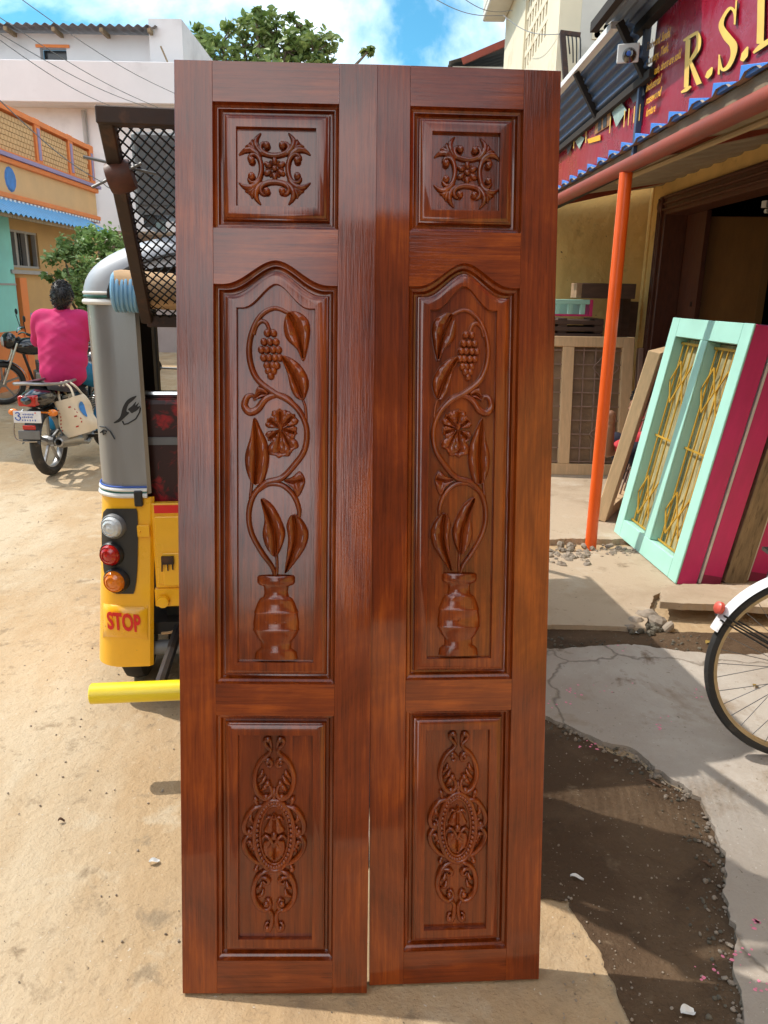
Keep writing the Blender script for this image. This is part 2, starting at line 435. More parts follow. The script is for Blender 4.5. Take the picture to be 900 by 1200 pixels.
    for i, (x, y) in enumerate(((378, 845), (445, 870), (455, 955), (428, 1040), (375, 1062), (328, 985), (325, 890))):
        p = zB(x, y); d = Vector((p[0] - fc[0], p[1] - fc[1])); L = d.length; u = d / L; v = Vector((-u.y, u.x))
        pts = [(0.10, 0.06), (0.45, 0.26), (0.80, 0.50), (1.12, 0.44), (1.16, 0.16), (1.26, 0.0), (1.16, -0.16), (1.12, -0.44), (0.80, -0.50), (0.45, -0.26), (0.10, -0.06)]
        leaf(mb, [(fc[0] + (u.x * a + v.x * b) * L, fc[1] + (u.y * a + v.y * b) * L) for a, b in pts], [(fc[0] + u.x * L * t, fc[1] + u.y * L * t) for t in (0.15, 0.6, 0.98)], 0.0120, 3)
    stroke(mb, [fc, zB(378, 905), zB(385, 955)], [0.005, 0.0062, 0.003], h=1.5)
    mb.build('carved_flower', WV, mid, smooth=True, angle=70)
    mb = MB(); cx = 345
    vp = [(603, 92), (612, 100), (640, 100), (652, 90), (660, 66), (690, 62), (715, 68), (722, 84), (745, 98), (790, 114), (796, 118), (803, 114), (850, 121), (880, 120), (888, 124), (895, 119), (930, 100), (947, 84), (955, 80), (985, 80), (992, 92), (1005, 108), (1040, 114)]
    rows = []
    for y, hw in vp:
        o = len(mb.v); ridge = 0.0012 if y in (612, 640, 796, 888, 722) else 0.0
        for i in range(13):
            a = math.pi * i / 12; mb.v.append(V(zC(cx - hw * math.cos(a), y), math.sin(a) * (0.0150 + ridge * 1.5) * min(1, hw / 90) ** 0.5))
        rows.append(o)
    for a, b in zip(rows, rows[1:]):
        for i in range(12): mb.face(a + i, a + i + 1, b + i + 1, b + i)
    vase = mb.build('carved_vase', WV, mid, smooth=True, angle=50)
    mb = MB()
    for x, b in ((250, .005), (295, .0118), (345, .0150), (395, .0118), (440, .005)):
        for a in (0.7, -0.7):
            p = zC(x, 845); c = V(p, b + 0.0012)
            mb.ell(c, (0.0012, 0.0010, 0.0052), 6, 4, Matrix.Rotation(a, 3, 'Y'))
    mb.build('vase_band', WV, vase, smooth=True)
    # ---- top panel: four scrolls around a rosette
    c0 = (455, 478)
    def tA(x, y, q, mir=1):
        x *= mir
        for _ in range(q): x, y = -y, x
        return zA(c0[0] + x, c0[1] + y)
    mb = MB()
    for q in range(4):
        stroke(mb, [tA(x, y, q) for x, y in ((-48, -150), (-66, -170), (-88, -158), (-92, -128), (-62, -100), (0, -88), (62, -100), (92, -128), (88, -158), (66, -170), (48, -150))],
               [0.0030, 0.0042, 0.0050, 0.0056, 0.0060, 0.0060, 0.0060, 0.0056, 0.0050, 0.0042, 0.0030], h=0.45)
        for mir in (1, -1):
            lobes(mb, tA(-52, -152, q, mir), 0.0082, 0.75, hy=1.1)
            stroke(mb, [tA(x, y, q, mir) for x, y in ((-20, -96), (-84, -104), (-122, -150), (-122, -195), (-92, -238))], [0.0030, 0.0062, 0.0072, 0.0058, 0.0016], h=0.35)
            stroke(mb, [tA(x, y, q, mir) for x, y in ((-96, -112), (-134, -140), (-150, -172), (-148, -196))], [0.0050, 0.0056, 0.0046, 0.0018], h=0.3)
            stroke(mb, [tA(x, y, q, mir) for x, y in ((-104, -118), (-150, -146), (-176, -166))], [0.0050, 0.0046, 0.0020], h=0.3)
    mb.build('carved_scrolls', WV, top, smooth=True, angle=70)
    mb = MB()
    for i in range(6):
        a = math.pi / 2 + i * math.pi / 3
        lobes(mb, zA(c0[0] + 52 * math.cos(a), c0[1] - 52 * math.sin(a)), 0.0062, 0.5, 1.55, -(a - math.pi / 2), hy=1.0)
        stroke(mb, [zA(c0[0] + r_ * math.cos(a + .52), c0[1] - r_ * math.sin(a + .52)) for r_ in (20, 62)], [0.002, 0.0032], h=0.2)
    lobes(mb, zA(*c0), 0.0062, 0.9)
    mb.build('rosette', WV, top, smooth=True)
    # ---- bottom panel: beaded oval with scrolls above and below
    mb = MB(); CX = 302
    def tD(x, y, s): return zD(CX + (x - CX) * s, y)
    S1 = [([(290, 205), (285, 175), (276, 150), (258, 160), (262, 182), (284, 205), (272, 228), (240, 255), (216, 300), (209, 355), (226, 408), (262, 434), (290, 412), (282, 376), (264, 372)],
           [.0022, .0036, .0044, .0040, .0040, .0042, .0044, .0046, .0050, .0052, .0052, .0044, .0034, .0030]),
          ([(236, 268), (264, 248), (288, 262), (284, 284), (268, 282)], [.0026, .0042, .0040, .0028]),
          ([(222, 340), (244, 318), (246, 300)], [.002, .0044, .002]), ([(226, 372), (250, 350), (262, 326)], [.002, .0046, .002]),
          ([(240, 400), (258, 380), (272, 352)], [.002, .0050, .0024]), ([(300, 440), (302, 410), (302, 385)], [.0036, .0040, .0018]),
          ([(272, 468), (240, 470), (205, 482), (176, 515), (161, 558), (166, 592), (190, 600), (202, 580), (190, 568)], [.0026, .0042, .0050, .0052, .0050, .0042, .0034, .0024]),
          ([(196, 500), (190, 530), (205, 550)], [.002, .0044, .002]), ([(206, 610), (178, 612), (160, 640), (168, 680), (196, 716), (228, 738), (268, 752)], [.0024, .0042, .0050, .0052, .0050, .0044, .0026]),
          ([(170, 640), (190, 640), (198, 660), (186, 668)], [.003, .0042, .0036, .0024]), ([(196, 690), (206, 670), (214, 690)], [.002, .0042, .002]),
          ([(226, 470), (218, 452), (212, 432)], [.0024, .0040, .0044]), ([(232, 742), (220, 756), (216, 774)], [.0024, .0040, .0044]),
          ([(296, 772), (262, 778), (226, 800), (206, 850), (206, 900), (228, 940), (262, 958), (284, 938), (276, 912), (258, 918)], [.0026, .0042, .0050, .0052, .0052, .0052, .0044, .0034, .0026]),
          ([(232, 806), (262, 808), (278, 826), (262, 840), (250, 826)], [.003, .0042, .0042, .0030, .0022]),
          ([(214, 860), (236, 850), (244, 826)], [.002, .0046, .002]), ([(218, 900), (244, 886), (250, 862)], [.002, .0046, .002]),
          ([(262, 950), (288, 975), (292, 1010), (282, 1050), (262, 1052), (262, 1028), (276, 1020)], [.0030, .0040, .0044, .0046, .0040, .0030, .0022])]
    for s in (1, -1):
        for pts, r_ in S1: stroke(mb, [tD(x, y, s) for x, y in pts], [q * 1.3 for q in r_], h=0.55, fl=1.45)
        for x, y, r_ in ((272, 362, .006), (265, 425, .006), (274, 156, .0055), (184, 590, .0052), (215, 436, .0054), (217, 768, .0054), (266, 930, .0062), (270, 1046, .0052), (270, 264, .0046)):
            lobes(mb, tD(x, y, s), r_ * 1.25, 0.8, hy=1.1)
    mb.build('carved_scrolls', WV, bot, smooth=True, angle=70)
    mb = MB(); oc = (CX, 607)
    ring = lambda rx, ry, n: [zD(oc[0] + rx * math.cos(2 * math.pi * i / n), oc[1] + ry * math.sin(2 * math.pi * i / n)) for i in range(n)]
    stroke(mb, ring(94, 166, 28), [0.0058], h=0.55, fl=1.4, closed=True, res=2)
    stroke(mb, ring(68, 138, 28), [0.0036], h=0.55, fl=1.4, closed=True, res=2)
    for p in ring(81, 152, 40): lobes(mb, p, 0.0056, 0.95, hy=1.1)
    mb.build('beaded_oval', WV, bot, smooth=True, angle=70)
    mb = MB()
    leaf(mb, [zD(*p) for p in ((302, 500), (318, 520), (340, 560), (352, 588), (318, 600), (322, 625), (352, 640), (352, 690), (318, 715), (302, 728), (286, 715), (252, 690), (252, 640), (282, 625), (286, 600), (252, 588), (264, 560), (286, 520))],
         [zD(302, 510), zD(302, 600), zD(302, 720)], 0.0105, 4)
    for s in (1, -1):
        stroke(mb, [tD(x, y, s) for x, y in ((302, 660), (284, 622), (262, 608), (244, 625))], [.0036, .0042, .0036, .0020], h=1.9)
        stroke(mb, [tD(x, y, s) for x, y in ((302, 640), (270, 672), (262, 706))], [.0036, .0032, .0020], h=2.0)
        stroke(mb, [tD(x, y, s) for x, y in ((300, 530), (274, 522), (262, 540))], [.003, .0034, .0020], h=1.6)
    lobes(mb, zD(302, 610), 0.0072, 1.0, 1.4)
    mb.build('carved_leaf', WV, bot, smooth=True, angle=70)
    return root
leaf_l = carve_leaf(0, 'carved polished wooden door leaf next to the yellow auto rickshaw')
leaf_r = carve_leaf(1, 'carved polished wooden door leaf on the shop side, slightly turned away')
# ---------------------------------------------------------------- ground, slabs, soil
def ground_mat(name, base, layers, bumps, rough=0.92, cracks=None):
    """base colour + noise layers (colour, scale, lo, hi, detail, stretch) + bumps (scale, strength, distance)"""
    M = bpy.data.materials.new(name); M.use_nodes = True
    n, l = M.node_tree.nodes, M.node_tree.links; b = n['Principled BSDF']; b.inputs['Roughness'].default_value = rough; b.inputs['Specular IOR Level'].default_value = 0.2
    t = n.new('ShaderNodeTexCoord'); rgb = n.new('ShaderNodeRGB'); rgb.outputs[0].default_value = (*base, 1); cur = rgb.outputs[0]
    def nz(scale, det, stretch=(1, 1, 1), dist=0.0, off=0.0):
        mp = n.new('ShaderNodeMapping'); mp.inputs['Scale'].default_value = stretch; mp.inputs['Location'].default_value = (off, off * 1.7, 0)
        l.new(t.outputs['Object'], mp.inputs['Vector']); z = n.new('ShaderNodeTexNoise'); z.inputs['Scale'].default_value = scale; z.inputs['Detail'].default_value = det
        z.inputs['Roughness'].default_value = 0.66; z.inputs['Distortion'].default_value = dist; l.new(mp.outputs['Vector'], z.inputs['Vector']); return z.outputs['Fac']
    for k, (col, sc, lo, hi, det, st) in enumerate(layers):
        q = n.new('ShaderNodeMapRange'); q.inputs['From Min'].default_value = lo; q.inputs['From Max'].default_value = hi
        l.new(nz(sc, det, st, 0.3, k * 3.1), q.inputs['Value']); x = n.new('ShaderNodeMix'); x.data_type = 'RGBA'; x.inputs['B'].default_value = (*col, 1)
        l.new(q.outputs['Result'], x.inputs['Factor']); l.new(cur, x.inputs['A']); cur = x.outputs['Result']
    nrm = None
    if cracks:
        mp = n.new('ShaderNodeMapping'); l.new(t.outputs['Object'], mp.inputs['Vector'])
        wob = n.new('ShaderNodeTexNoise'); wob.inputs['Scale'].default_value = 3.0; wob.inputs['Detail'].default_value = 6; l.new(t.outputs['Object'], wob.inputs['Vector'])
        ad = n.new('ShaderNodeMixRGB'); ad.blend_type = 'ADD'; ad.inputs['Fac'].default_value = 0.55; l.new(mp.outputs['Vector'], ad.inputs[1]); l.new(wob.outputs['Color'], ad.inputs[2])
        v = n.new('ShaderNodeTexVoronoi'); v.feature = 'DISTANCE_TO_EDGE'; v.inputs['Scale'].default_value = cracks; l.new(ad.outputs[0], v.inputs['Vector'])
        q = n.new('ShaderNodeMapRange'); q.inputs['From Min'].default_value = 0.0; q.inputs['From Max'].default_value = 0.012; q.inputs['To Min'].default_value = 0.6; q.inputs['To Max'].default_value = 0.0
        l.new(v.outputs['Distance'], q.inputs['Value']); x = n.new('ShaderNodeMix'); x.data_type = 'RGBA'; x.inputs['B'].default_value = (0.09, 0.07, 0.05, 1)
        l.new(q.outputs['Result'], x.inputs['Factor']); l.new(cur, x.inputs['A']); cur = x.outputs['Result']
        bp = n.new('ShaderNodeBump'); bp.inputs['Strength'].default_value = 0.6; bp.inputs['Distance'].default_value = 0.01; bp.invert = True; l.new(q.outputs['Result'], bp.inputs['Height']); nrm = bp.outputs['Normal']
    for k, (sc, st, ds) in enumerate(bumps):
        bp = n.new('ShaderNodeBump'); bp.inputs['Strength'].default_value = st; bp.inputs['Distance'].default_value = ds
        l.new(nz(sc, 5, off=k * 2.3), bp.inputs['Height'])
        if nrm: l.new(nrm, bp.inputs['Normal'])
        nrm = bp.outputs['Normal']
    l.new(cur, b.inputs['Base Color']); l.new(nrm, b.inputs['Normal'])
    return M
I3 = (1, 1, 1)
M_dust = ground_mat('dusty_road', (0.42, 0.295, 0.17), [((0.50, 0.40, 0.275), 0.55, 0.47, 0.62, 8, (1.6, 0.6, 1)), ((0.27, 0.19, 0.115), 0.9, 0.56, 0.70, 9, I3), ((0.50, 0.41, 0.29), 4.0, 0.56, 0.72, 9, I3),
                    ((0.29, 0.215, 0.135), 9.0, 0.57, 0.68, 6, I3), ((0.20, 0.15, 0.10), 60, 0.66, 0.72, 3, I3), ((0.55, 0.48, 0.39), 85, 0.69, 0.74, 2, I3)], [(5, 0.5, 0.03), (28, 0.7, 0.012), (110, 0.6, 0.004)])
M_conc = ground_mat('worn_concrete', (0.42, 0.325, 0.23), [((0.33, 0.245, 0.165), 1.4, 0.50, 0.66, 9, I3), ((0.47, 0.39, 0.30), 3.2, 0.54, 0.68, 8, I3), ((0.24, 0.175, 0.115), 5.0, 0.60, 0.70, 8, I3), ((0.20, 0.16, 0.12), 48, 0.67, 0.73, 3, I3)], [(9, 0.4, 0.015), (50, 0.6, 0.006), (140, 0.5, 0.003)])
M_conc2 = ground_mat('pale_concrete', (0.36, 0.31, 0.26), [((0.43, 0.385, 0.335), 1.1, 0.48, 0.62, 9, I3), ((0.25, 0.185, 0.125), 1.7, 0.55, 0.66, 10, I3), ((0.17, 0.12, 0.08), 4.5, 0.60, 0.69, 9, I3), ((0.20, 0.17, 0.13), 55, 0.66, 0.72, 3, I3), ((0.50, 0.46, 0.41), 80, 0.69, 0.74, 2, I3)], [(7, 0.4, 0.015), (60, 0.6, 0.005), (160, 0.5, 0.003)], cracks=0.8)
M_soil = ground_mat('damp_brown_soil', (0.088, 0.054, 0.031), [((0.135, 0.088, 0.052), 1.6, 0.48, 0.64, 9, I3), ((0.060, 0.037, 0.022), 2.4, 0.55, 0.68, 9, I3), ((0.17, 0.12, 0.075), 11, 0.60, 0.72, 7, I3), ((0.30, 0.25, 0.19), 95, 0.69, 0.74, 2, I3)], [(6, 0.6, 0.03), (36, 0.9, 0.012), (120, 0.7, 0.005)])
from mathutils.geometry import tessellate_polygon
def jag(pts, amp, n=7, seed=0):
    out = []; N = len(pts)
    for i in range(N):
        a, b = Vector(pts[i]), Vector(pts[(i + 1) % N]); d = b - a; nrm = Vector((-d.y, d.x, 0)).normalized() if d.length > 1e-6 else Vector((0, 0, 0))
        k = max(2, min(160, int(d.length / 0.012)))
        for j in range(k):
            p = a + d * (j / k); s_ = 1.0 if 0 < j else 0.3
            p = p + nrm * (amp * s_ * (mnoise.noise(Vector((p.x * 2.1 + seed, p.y * 2.1, 3.7))) * 1.3 + 0.8 * mnoise.noise(Vector((p.x * 9 + seed, p.y * 9, 1.2))) + 0.5 * mnoise.noise(Vector((p.x * 31 + seed, p.y * 31, 5.2)))))
            out.append(p)
    return out
def sheet(name, pts, z, m, thick=0.0, amp=0.03, seed=0):
    P = jag(pts, amp, seed=seed); mb = MB(); n = len(P)
    top = [Vector((p.x, p.y, z)) for p in P]
    mb.v += top
    for t3 in tessellate_polygon([top]): mb.face(*t3)
    if thick:
        mb.v += [Vector((p.x, p.y, z - thick)) + Vector((0, 0, 0)) for p in P]
        for i in range(n): mb.face(i, (i + 1) % n, n + (i + 1) % n, n + i)
    return struct(mb.build(name, m, fix=False))
# the ground: one sheet, finer near the camera, gently uneven
mb = MB()
xs = [-160, -80, -40, -20, -12, -8] + [-6 + 0.25 * i for i in range(49)] + [8, 12, 20, 40, 80, 160]
ys = [-60, -30, -12, -4, -1] + [0.25 * i for i in range(1, 49)] + [14, 17, 21, 28, 40, 80, 240]
for x in xs:
    for y in ys:
        near = abs(x) < 6.1 and 0 <= y < 12.2
        zz = 0.0
        if near and x < -0.9: zz = 0.012 * mnoise.noise(Vector((x * 0.9, y * 0.9, 0))) * min(1, (-0.9 - x) * 2)
        mb.v.append(Vector((x, y, zz)))
ny = len(ys)
for i in range(len(xs) - 1):
    for j in range(ny - 1): mb.face(i * ny + j, (i + 1) * ny + j, (i + 1) * ny + j + 1, i * ny + j + 1)
struct(mb.build('ground', M_dust, smooth=True, angle=180))
g = G
far = lambda px, py, z=0: G(px, py, z)
# brown soil beside and in front of the right leaf
soil = [g(735, 1330), g(800, 1330), g(885, 1330), g(872, 1120), g(862, 1060), g(850, 985), g(822, 942), g(770, 915), g(742, 892), g(700, 878), g(640, 842), g(560, 840), g(520, 900), g(560, 1010), g(628, 1050), g(668, 1056), g(688, 1095), g(706, 1135), g(722, 1165), g(738, 1200)]
sheet('soil', soil, 0.005, M_soil, amp=0.022, seed=4)
sheet('soil', [g(560, 735), g(650, 738), g(760, 742), g(900, 742), g(960, 742), g(960, 775), g(830, 772), g(740, 762), g(640, 766), g(560, 768)], 0.005, M_soil, amp=0.02, seed=9)
# grey concrete slab under the bicycle
slab2 = [g(560, 768), g(640, 764), g(740, 762), g(830, 770), g(990, 772), Vector((3.6, 3.3, 0)), Vector((3.8, 0.8, 0)), g(1010, 1260), g(878, 1260), g(868, 1170), g(852, 1085), g(842, 1000), g(808, 938), g(765, 908), g(742, 884), g(705, 875), g(640, 845), g(560, 830)]
sheet('concrete_slab', slab2, 0.022, M_conc2, 0.03, amp=0.020, seed=2)
# upper slab in front of the shop, broken at the drain
slab1 = [Vector((0.55, 4.78, 0)), g(640, 654), g(700, 650), g(780, 640), Vector((3.7, 4.9, 0)), Vector((3.7, 3.45, 0)), g(905, 700), g(835, 697), g(790, 695), g(766, 704), g(758, 735, .04), g(700, 740), g(640, 738), g(560, 735)]
sheet('concrete_slab', slab1, 0.030, M_conc, 0.03, amp=0.016, seed=5)
# ledge of cement carrying the stacked frames
ledge = [g(722, 640, .03), g(790, 690, .03), g(796, 704, .03), g(905, 712, .03), Vector((2.5, 3.55, 0)), Vector((2.5, 5.3, 0)), Vector((1.75, 5.3, 0))]
sheet('concrete_slab', [g(774, 705, .10), g(905, 712, .10), Vector((3.6, 3.50, 0)), Vector((3.6, 4.0, 0)), g(905, 686, .10), g(800, 684, .10), g(776, 690, .10)], 0.100, M_conc, 0.036, amp=0.014, seed=15)
# shop floor
sheet('shop_floor', [Vector((0.9, 4.80, 0)), Vector((1.2, 4.86, 0)), Vector((1.75, 4.90, 0)), Vector((2.46, 4.9, 0)), Vector((2.46, 7.9, 0)), Vector((0.8, 7.9, 0))], 0.040, M_conc, 0.05, amp=0.03, seed=21)
# broken rubble along the step, by the drain, and small stones on the soil
M_stone = mat('rubble_stone', (0.27, 0.22, 0.17), 0.9, 0.35, 9, bump=0.5, bscale=30)
M_moss = mat('dark_rubble', (0.11, 0.095, 0.07), 0.95, 0.4, 9, bump=0.5)
def stones(name, spots, m, seed=0):
    rnd = random.Random(seed); mb = MB()
    for (p, r_) in spots:
        k = [rnd.uniform(0.6, 1.25) for _ in range(3)]
        Mx = Euler((rnd.uniform(-.5, .5), rnd.uniform(-.5, .5), rnd.uniform(0, 6))).to_matrix()
        o = len(mb.v); mb.ell((0, 0, 0), (r_ * k[0], r_ * k[1], r_ * k[2] * 0.7), 6, 4, Mx)
        for i in range(o, len(mb.v)): mb.v[i] = mb.v[i] * rnd.uniform(0.85, 1.15) + p
    return struct(mb.build(name, m), 'stuff')
rnd = random.Random(3)
sp_ = []
for i in range(150):
    px = rnd.uniform(640, 755); py = 640 + rnd.gauss(4, 5) + (6 if px < 690 else 0); p = G(px, py, 0.03); sp_.append((p, rnd.choice([.006, .009, .012, .018, .024]) * (1.3 if px < 690 else 0.8)))
stones('rubble', sp_, M_stone, 1)
sp_ = [(G(rnd.gauss(752, 12), rnd.gauss(730, 6), 0.012), rnd.uniform(.008, .026)) for i in range(60)] + [(G(rnd.uniform(640, 830), rnd.uniform(744, 762), 0.008), rnd.uniform(.003, .010)) for i in range(70)]
stones('rubble', sp_, M_moss, 2)
lump = MB()
for i, (px, py, r_) in enumerate(((758, 722, .05), (745, 728, .04), (770, 728, .045), (738, 735, .03), (783, 735, .035))):
    lump.ell(G(px, py, 0.02), (r_ * 1.2, r_, r_ * 0.65), 9, 6, Euler((.2 * i, .1, i)).to_matrix())
for v in lump.v: v += Vector((1, 1, 1)) * 0.012 * mnoise.noise(v * 22)
struct(lump.build('rubble', M_stone), 'stuff')
sp_ = [(G(rnd.uniform(650, 860), rnd.uniform(880, 1200), 0.008), rnd.choice([.0015, .002, .003, .004])) for i in range(170)]
sp_ += [(Vector((rnd.uniform(-2.6, -0.5), rnd.uniform(1.35, 6), 0.003)), rnd.choice([.0015, .002, .003, .004])) for i in range(500)]
stones('gravel', sp_, M_stone, 3)
sp_ = [(Vector((rnd.uniform(-2.6, 0.4), rnd.uniform(1.33, 5), 0.002)), rnd.choice([.001, .0015, .002])) for i in range(300)]
stones('gravel', sp_, M_moss, 5)
# crumbs of concrete and soil along the broken slab edges
sp_ = []
for a_, b_ in zip(slab2[8:], slab2[9:]):
    for k_ in range(34):
        p = a_.lerp(b_, rnd.random()) + Vector((rnd.gauss(-.01, .022), rnd.gauss(0, .022), 0)); p.z = 0.010; sp_.append((p, rnd.choice([.002, .003, .004, .006, .009])))
stones('rubble', sp_, M_stone, 8)
stones('rubble', [(p + Vector((rnd.gauss(-.02, .03), rnd.gauss(0, .03), -.002)), r_ * .8) for p, r_ in sp_], M_moss, 9)
# petals and colour powder trodden into the slab, leaves and scraps
M_pink = mat('pink_powder', (0.75, 0.22, 0.33), 0.95, 0.3, 40, bump=0)
mb = MB()
for i in range(90):
    cl = rnd.choice([(672, 815), (700, 812), (735, 808), (775, 855), (690, 880), (825, 815), (890, 1090), (865, 1130), (890, 1165), (830, 1150), (655, 830), (720, 760)])
    p = G(cl[0] + rnd.gauss(0, 9), cl[1] + rnd.gauss(0, 5), 0.0); p.z = 0.0232
    if p.x < 0.45: continue
    r_ = rnd.uniform(.002, .007)
    o = len(mb.v); k_ = 6
    mb.v += [p + Vector((r_ * math.cos(a * 6.283 / k_) * rnd.uniform(.5, 1.2), r_ * math.sin(a * 6.283 / k_) * rnd.uniform(.5, 1.2), 0)) for a in range(k_)]
    mb.face(*range(o, o + k_))
struct(mb.build('colour_powder', M_pink, fix=False), 'stuff')
M_lf = mat('fallen_leaf', (0.35, 0.24, 0.06), 0.8, 0.3, 30, bump=0)
M_lfb = mat('brown_leaf', (0.13, 0.07, 0.04), 0.8, 0.3, 30, bump=0)
M_paper = mat('scrap_paper', (0.7, 0.7, 0.68), 0.8, 0.1, 30, bump=0)
def scrap(px, py, L, w, ang, m, name, label, z=0.006, grp=None):
    mb = MB(); p0 = G(px, py, z)
    def fn(u, v):
        ww = w * math.sin(math.pi * (0.06 + 0.88 * u)) ** 0.7
        x, y = (u - .5) * L, (v - .5) * ww
        return (p0.x + x * math.cos(ang) - y * math.sin(ang), p0.y + x * math.sin(ang) + y * math.cos(ang), z + 0.006 * abs(v - .5) * 2 + 0.004 * math.sin(u * 5))
    mb.grid(fn, 6, 4); o = mb.build(name, m, smooth=True, fix=False)
    tag(o, label, 'litter' if 'scrap' in name else 'leaf', grp)
scrap(181, 1010, .030, .018, .3, M_paper, 'paper_scrap', 'small white paper scrap lying on the dusty road')
scrap(127, 684, .07, .03, .1, M_lf, 'fallen_leaf', 'yellow leaf lying on the dusty road by the rickshaw')
scrap(885, 804, .035, .02, .8, M_lf, 'fallen_leaf', 'yellow leaf on the slab seen through the bicycle wheel', .027)
scrap(831, 753, .05, .03, .6, M_lf, 'fallen_leaf', 'yellow leaf on the soil strip beside the bicycle fender', .008)
scrap(676, 1029, .038, .014, -.3, M_paper, 'paper_scrap', 'pale flat scrap on the brown soil beside the door', .008)
scrap(765, 918, .045, .012, -.6, M_lfb, 'fallen_leaf', 'dry reddish brown leaf at the broken slab edge', .012)
scrap(828, 1013, .03, .012, -.5, M_lfb, 'fallen_leaf', 'curled brown leaf at the edge of the pale slab', .010)
scrap(806, 1186, .035, .03, .2, M_paper, 'paper_scrap', 'torn pinkish paper scrap on the soil near the pale slab', .009)
scrap(72, 962, .02, .012, .2, M_lfb, 'fallen_leaf', 'tiny dark leaf on the pale part of the road', .006)
scrap(745, 742, .03, .03, .4, M_paper, 'paper_scrap', 'white crumb of paper on the soil strip before the slab', .010)
# ---------------------------------------------------------------- auto rickshaw
M_yel = mat('yellow_paint', (0.92, 0.47, 0.008), 0.32, 0.07, 5, bump=0.06, bscale=30, coat=0.4, spots=(0.40, 0.19, 0.02), sscale=26, slo=0.70, shi=0.76)
M_yel2 = mat('lemon_paint', (0.86, 0.66, 0.008), 0.36, 0.06, 8, bump=0.10, bscale=40, coat=0.3, spots=(0.10, 0.07, 0.02), sscale=16, slo=0.74, shi=0.76)
M_sil = mat('silver_hood', (0.30, 0.31, 0.325), 0.32, 0.07, 3, stretch=(4, 4, 0.7), bump=0.08, bscale=14, metal=0.55, coat=0.3)
M_hood = mat('grey_hood_cloth', (0.40, 0.43, 0.47), 0.42, 0.08, 4, bump=0.15, bscale=20)
M_blk = mat('black_plastic', (0.020, 0.021, 0.023), 0.42, 0.2, 10, bump=0.1)
M_rub = mat('rubber', (0.026, 0.025, 0.024), 0.82, 0.25, 14, bump=0.3, bscale=50, col2=(0.12, 0.10, 0.08), c2scale=9, c2lo=.55, c2hi=.75)
M_chr = mat('chrome', (0.65, 0.65, 0.66), 0.18, 0.05, 10, bump=0, metal=1.0)
M_dkm = mat('dark_rusty_steel', (0.045, 0.026, 0.020), 0.6, 0.3, 20, bump=0.2, metal=0.3, col2=(0.10, 0.045, 0.025), c2scale=14)
M_red = mat('red_paint', (0.72, 0.015, 0.012), 0.4, 0.06, 10, bump=0)
M_green = mat('green_trim', (0.015, 0.12, 0.09), 0.4, 0.1, 10, bump=0)
M_whi = mat('white_paint', (0.74, 0.74, 0.72), 0.45, 0.06, 8, bump=0.05)
M_ink = mat('black_print', (0.012, 0.012, 0.014), 0.5, 0.1, 8, bump=0)
M_blue = mat('blue_paint', (0.02, 0.09, 0.42), 0.4, 0.1, 8, bump=0)
M_mesh = mat('black_mesh', (0.016, 0.015, 0.015), 0.55, 0.2, 20, bump=0, metal=0.3)
M_mat = mat('rolled_mat', (0.42, 0.27, 0.14), 0.8, 0.2, 8, stretch=(1, 6, 6), bump=0.4, bscale=20)
M_bag = mat('blue_plastic', (0.20, 0.42, 0.62), 0.4, 0.2, 20, stretch=(6, 1, 1), bump=0.4, bscale=12)
M_grey = mat('grey_metal', (0.16, 0.165, 0.17), 0.5, 0.15, 10, bump=0.1)
M_under = mat('underbody', (0.018, 0.016, 0.015), 0.8, 0.3, 10, bump=0.2)
M_lred = mat('red_lens', (0.42, 0.008, 0.006), 0.12, 0.1, 40, bump=0.3, bscale=120, coat=0.6)
M_lora = mat('amber_lens', (0.72, 0.19, 0.01), 0.12, 0.1, 40, bump=0.3, bscale=120, coat=0.6)
M_lwhi = mat('clear_lens', (0.62, 0.66, 0.68), 0.10, 0.1, 40, bump=0.3, bscale=120, coat=0.6)
def floral():
    M = bpy.data.materials.new('red_floral_rexine'); M.use_nodes = True
    n, l = M.node_tree.nodes, M.node_tree.links; b = n['Principled BSDF']
    t = n.new('ShaderNodeTexCoord'); v = n.new('ShaderNodeTexVoronoi'); v.inputs['Scale'].default_value = 13
    z = n.new('ShaderNodeTexNoise'); z.inputs['Scale'].default_value = 26; z.inputs['Detail'].default_value = 3; z.inputs['Distortion'].default_value = 2.0
    l.new(t.outputs['Object'], v.inputs['Vector']); l.new(t.outputs['Object'], z.inputs['Vector'])
    a = n.new('ShaderNodeMath'); a.operation = 'MULTIPLY_ADD'; a.inputs[1].default_value = 0.9; l.new(z.outputs['Fac'], a.inputs[0]); l.new(v.outputs['Distance'], a.inputs[2])
    r = n.new('ShaderNodeValToRGB'); e = r.color_ramp.elements; e[0].position = 0.62; e[0].color = (0.36, 0.006, 0.012, 1); e[1].position = 0.95; e[1].color = (0.03, 0.004, 0.005, 1)
    l.new(a.outputs[0], r.inputs['Fac']); l.new(r.outputs['Color'], b.inputs['Base Color']); b.inputs['Roughness'].default_value = 0.45
    return M
M_flo = floral()
A_LOC, A_ROT = Vector((-0.405, 2.80, 0)), R(7.0)
auto = thing('auto_rickshaw', 'yellow and silver auto rickshaw parked behind the doors', 'auto rickshaw', A_LOC, A_ROT)
AM = Matrix.Translation(A_LOC) @ Matrix.Rotation(A_ROT, 4, 'Z'); AMI = AM.inverted()
def AR(px, py, yl=0.0):                     # rear-face point in the rickshaw's own metres
    o = AMI @ CAMP; d = AMI.to_3x3() @ ray(px, py); p = o + d * ((yl - o.y) / d.y); return p
HW = 0.655; RAD = 0.11
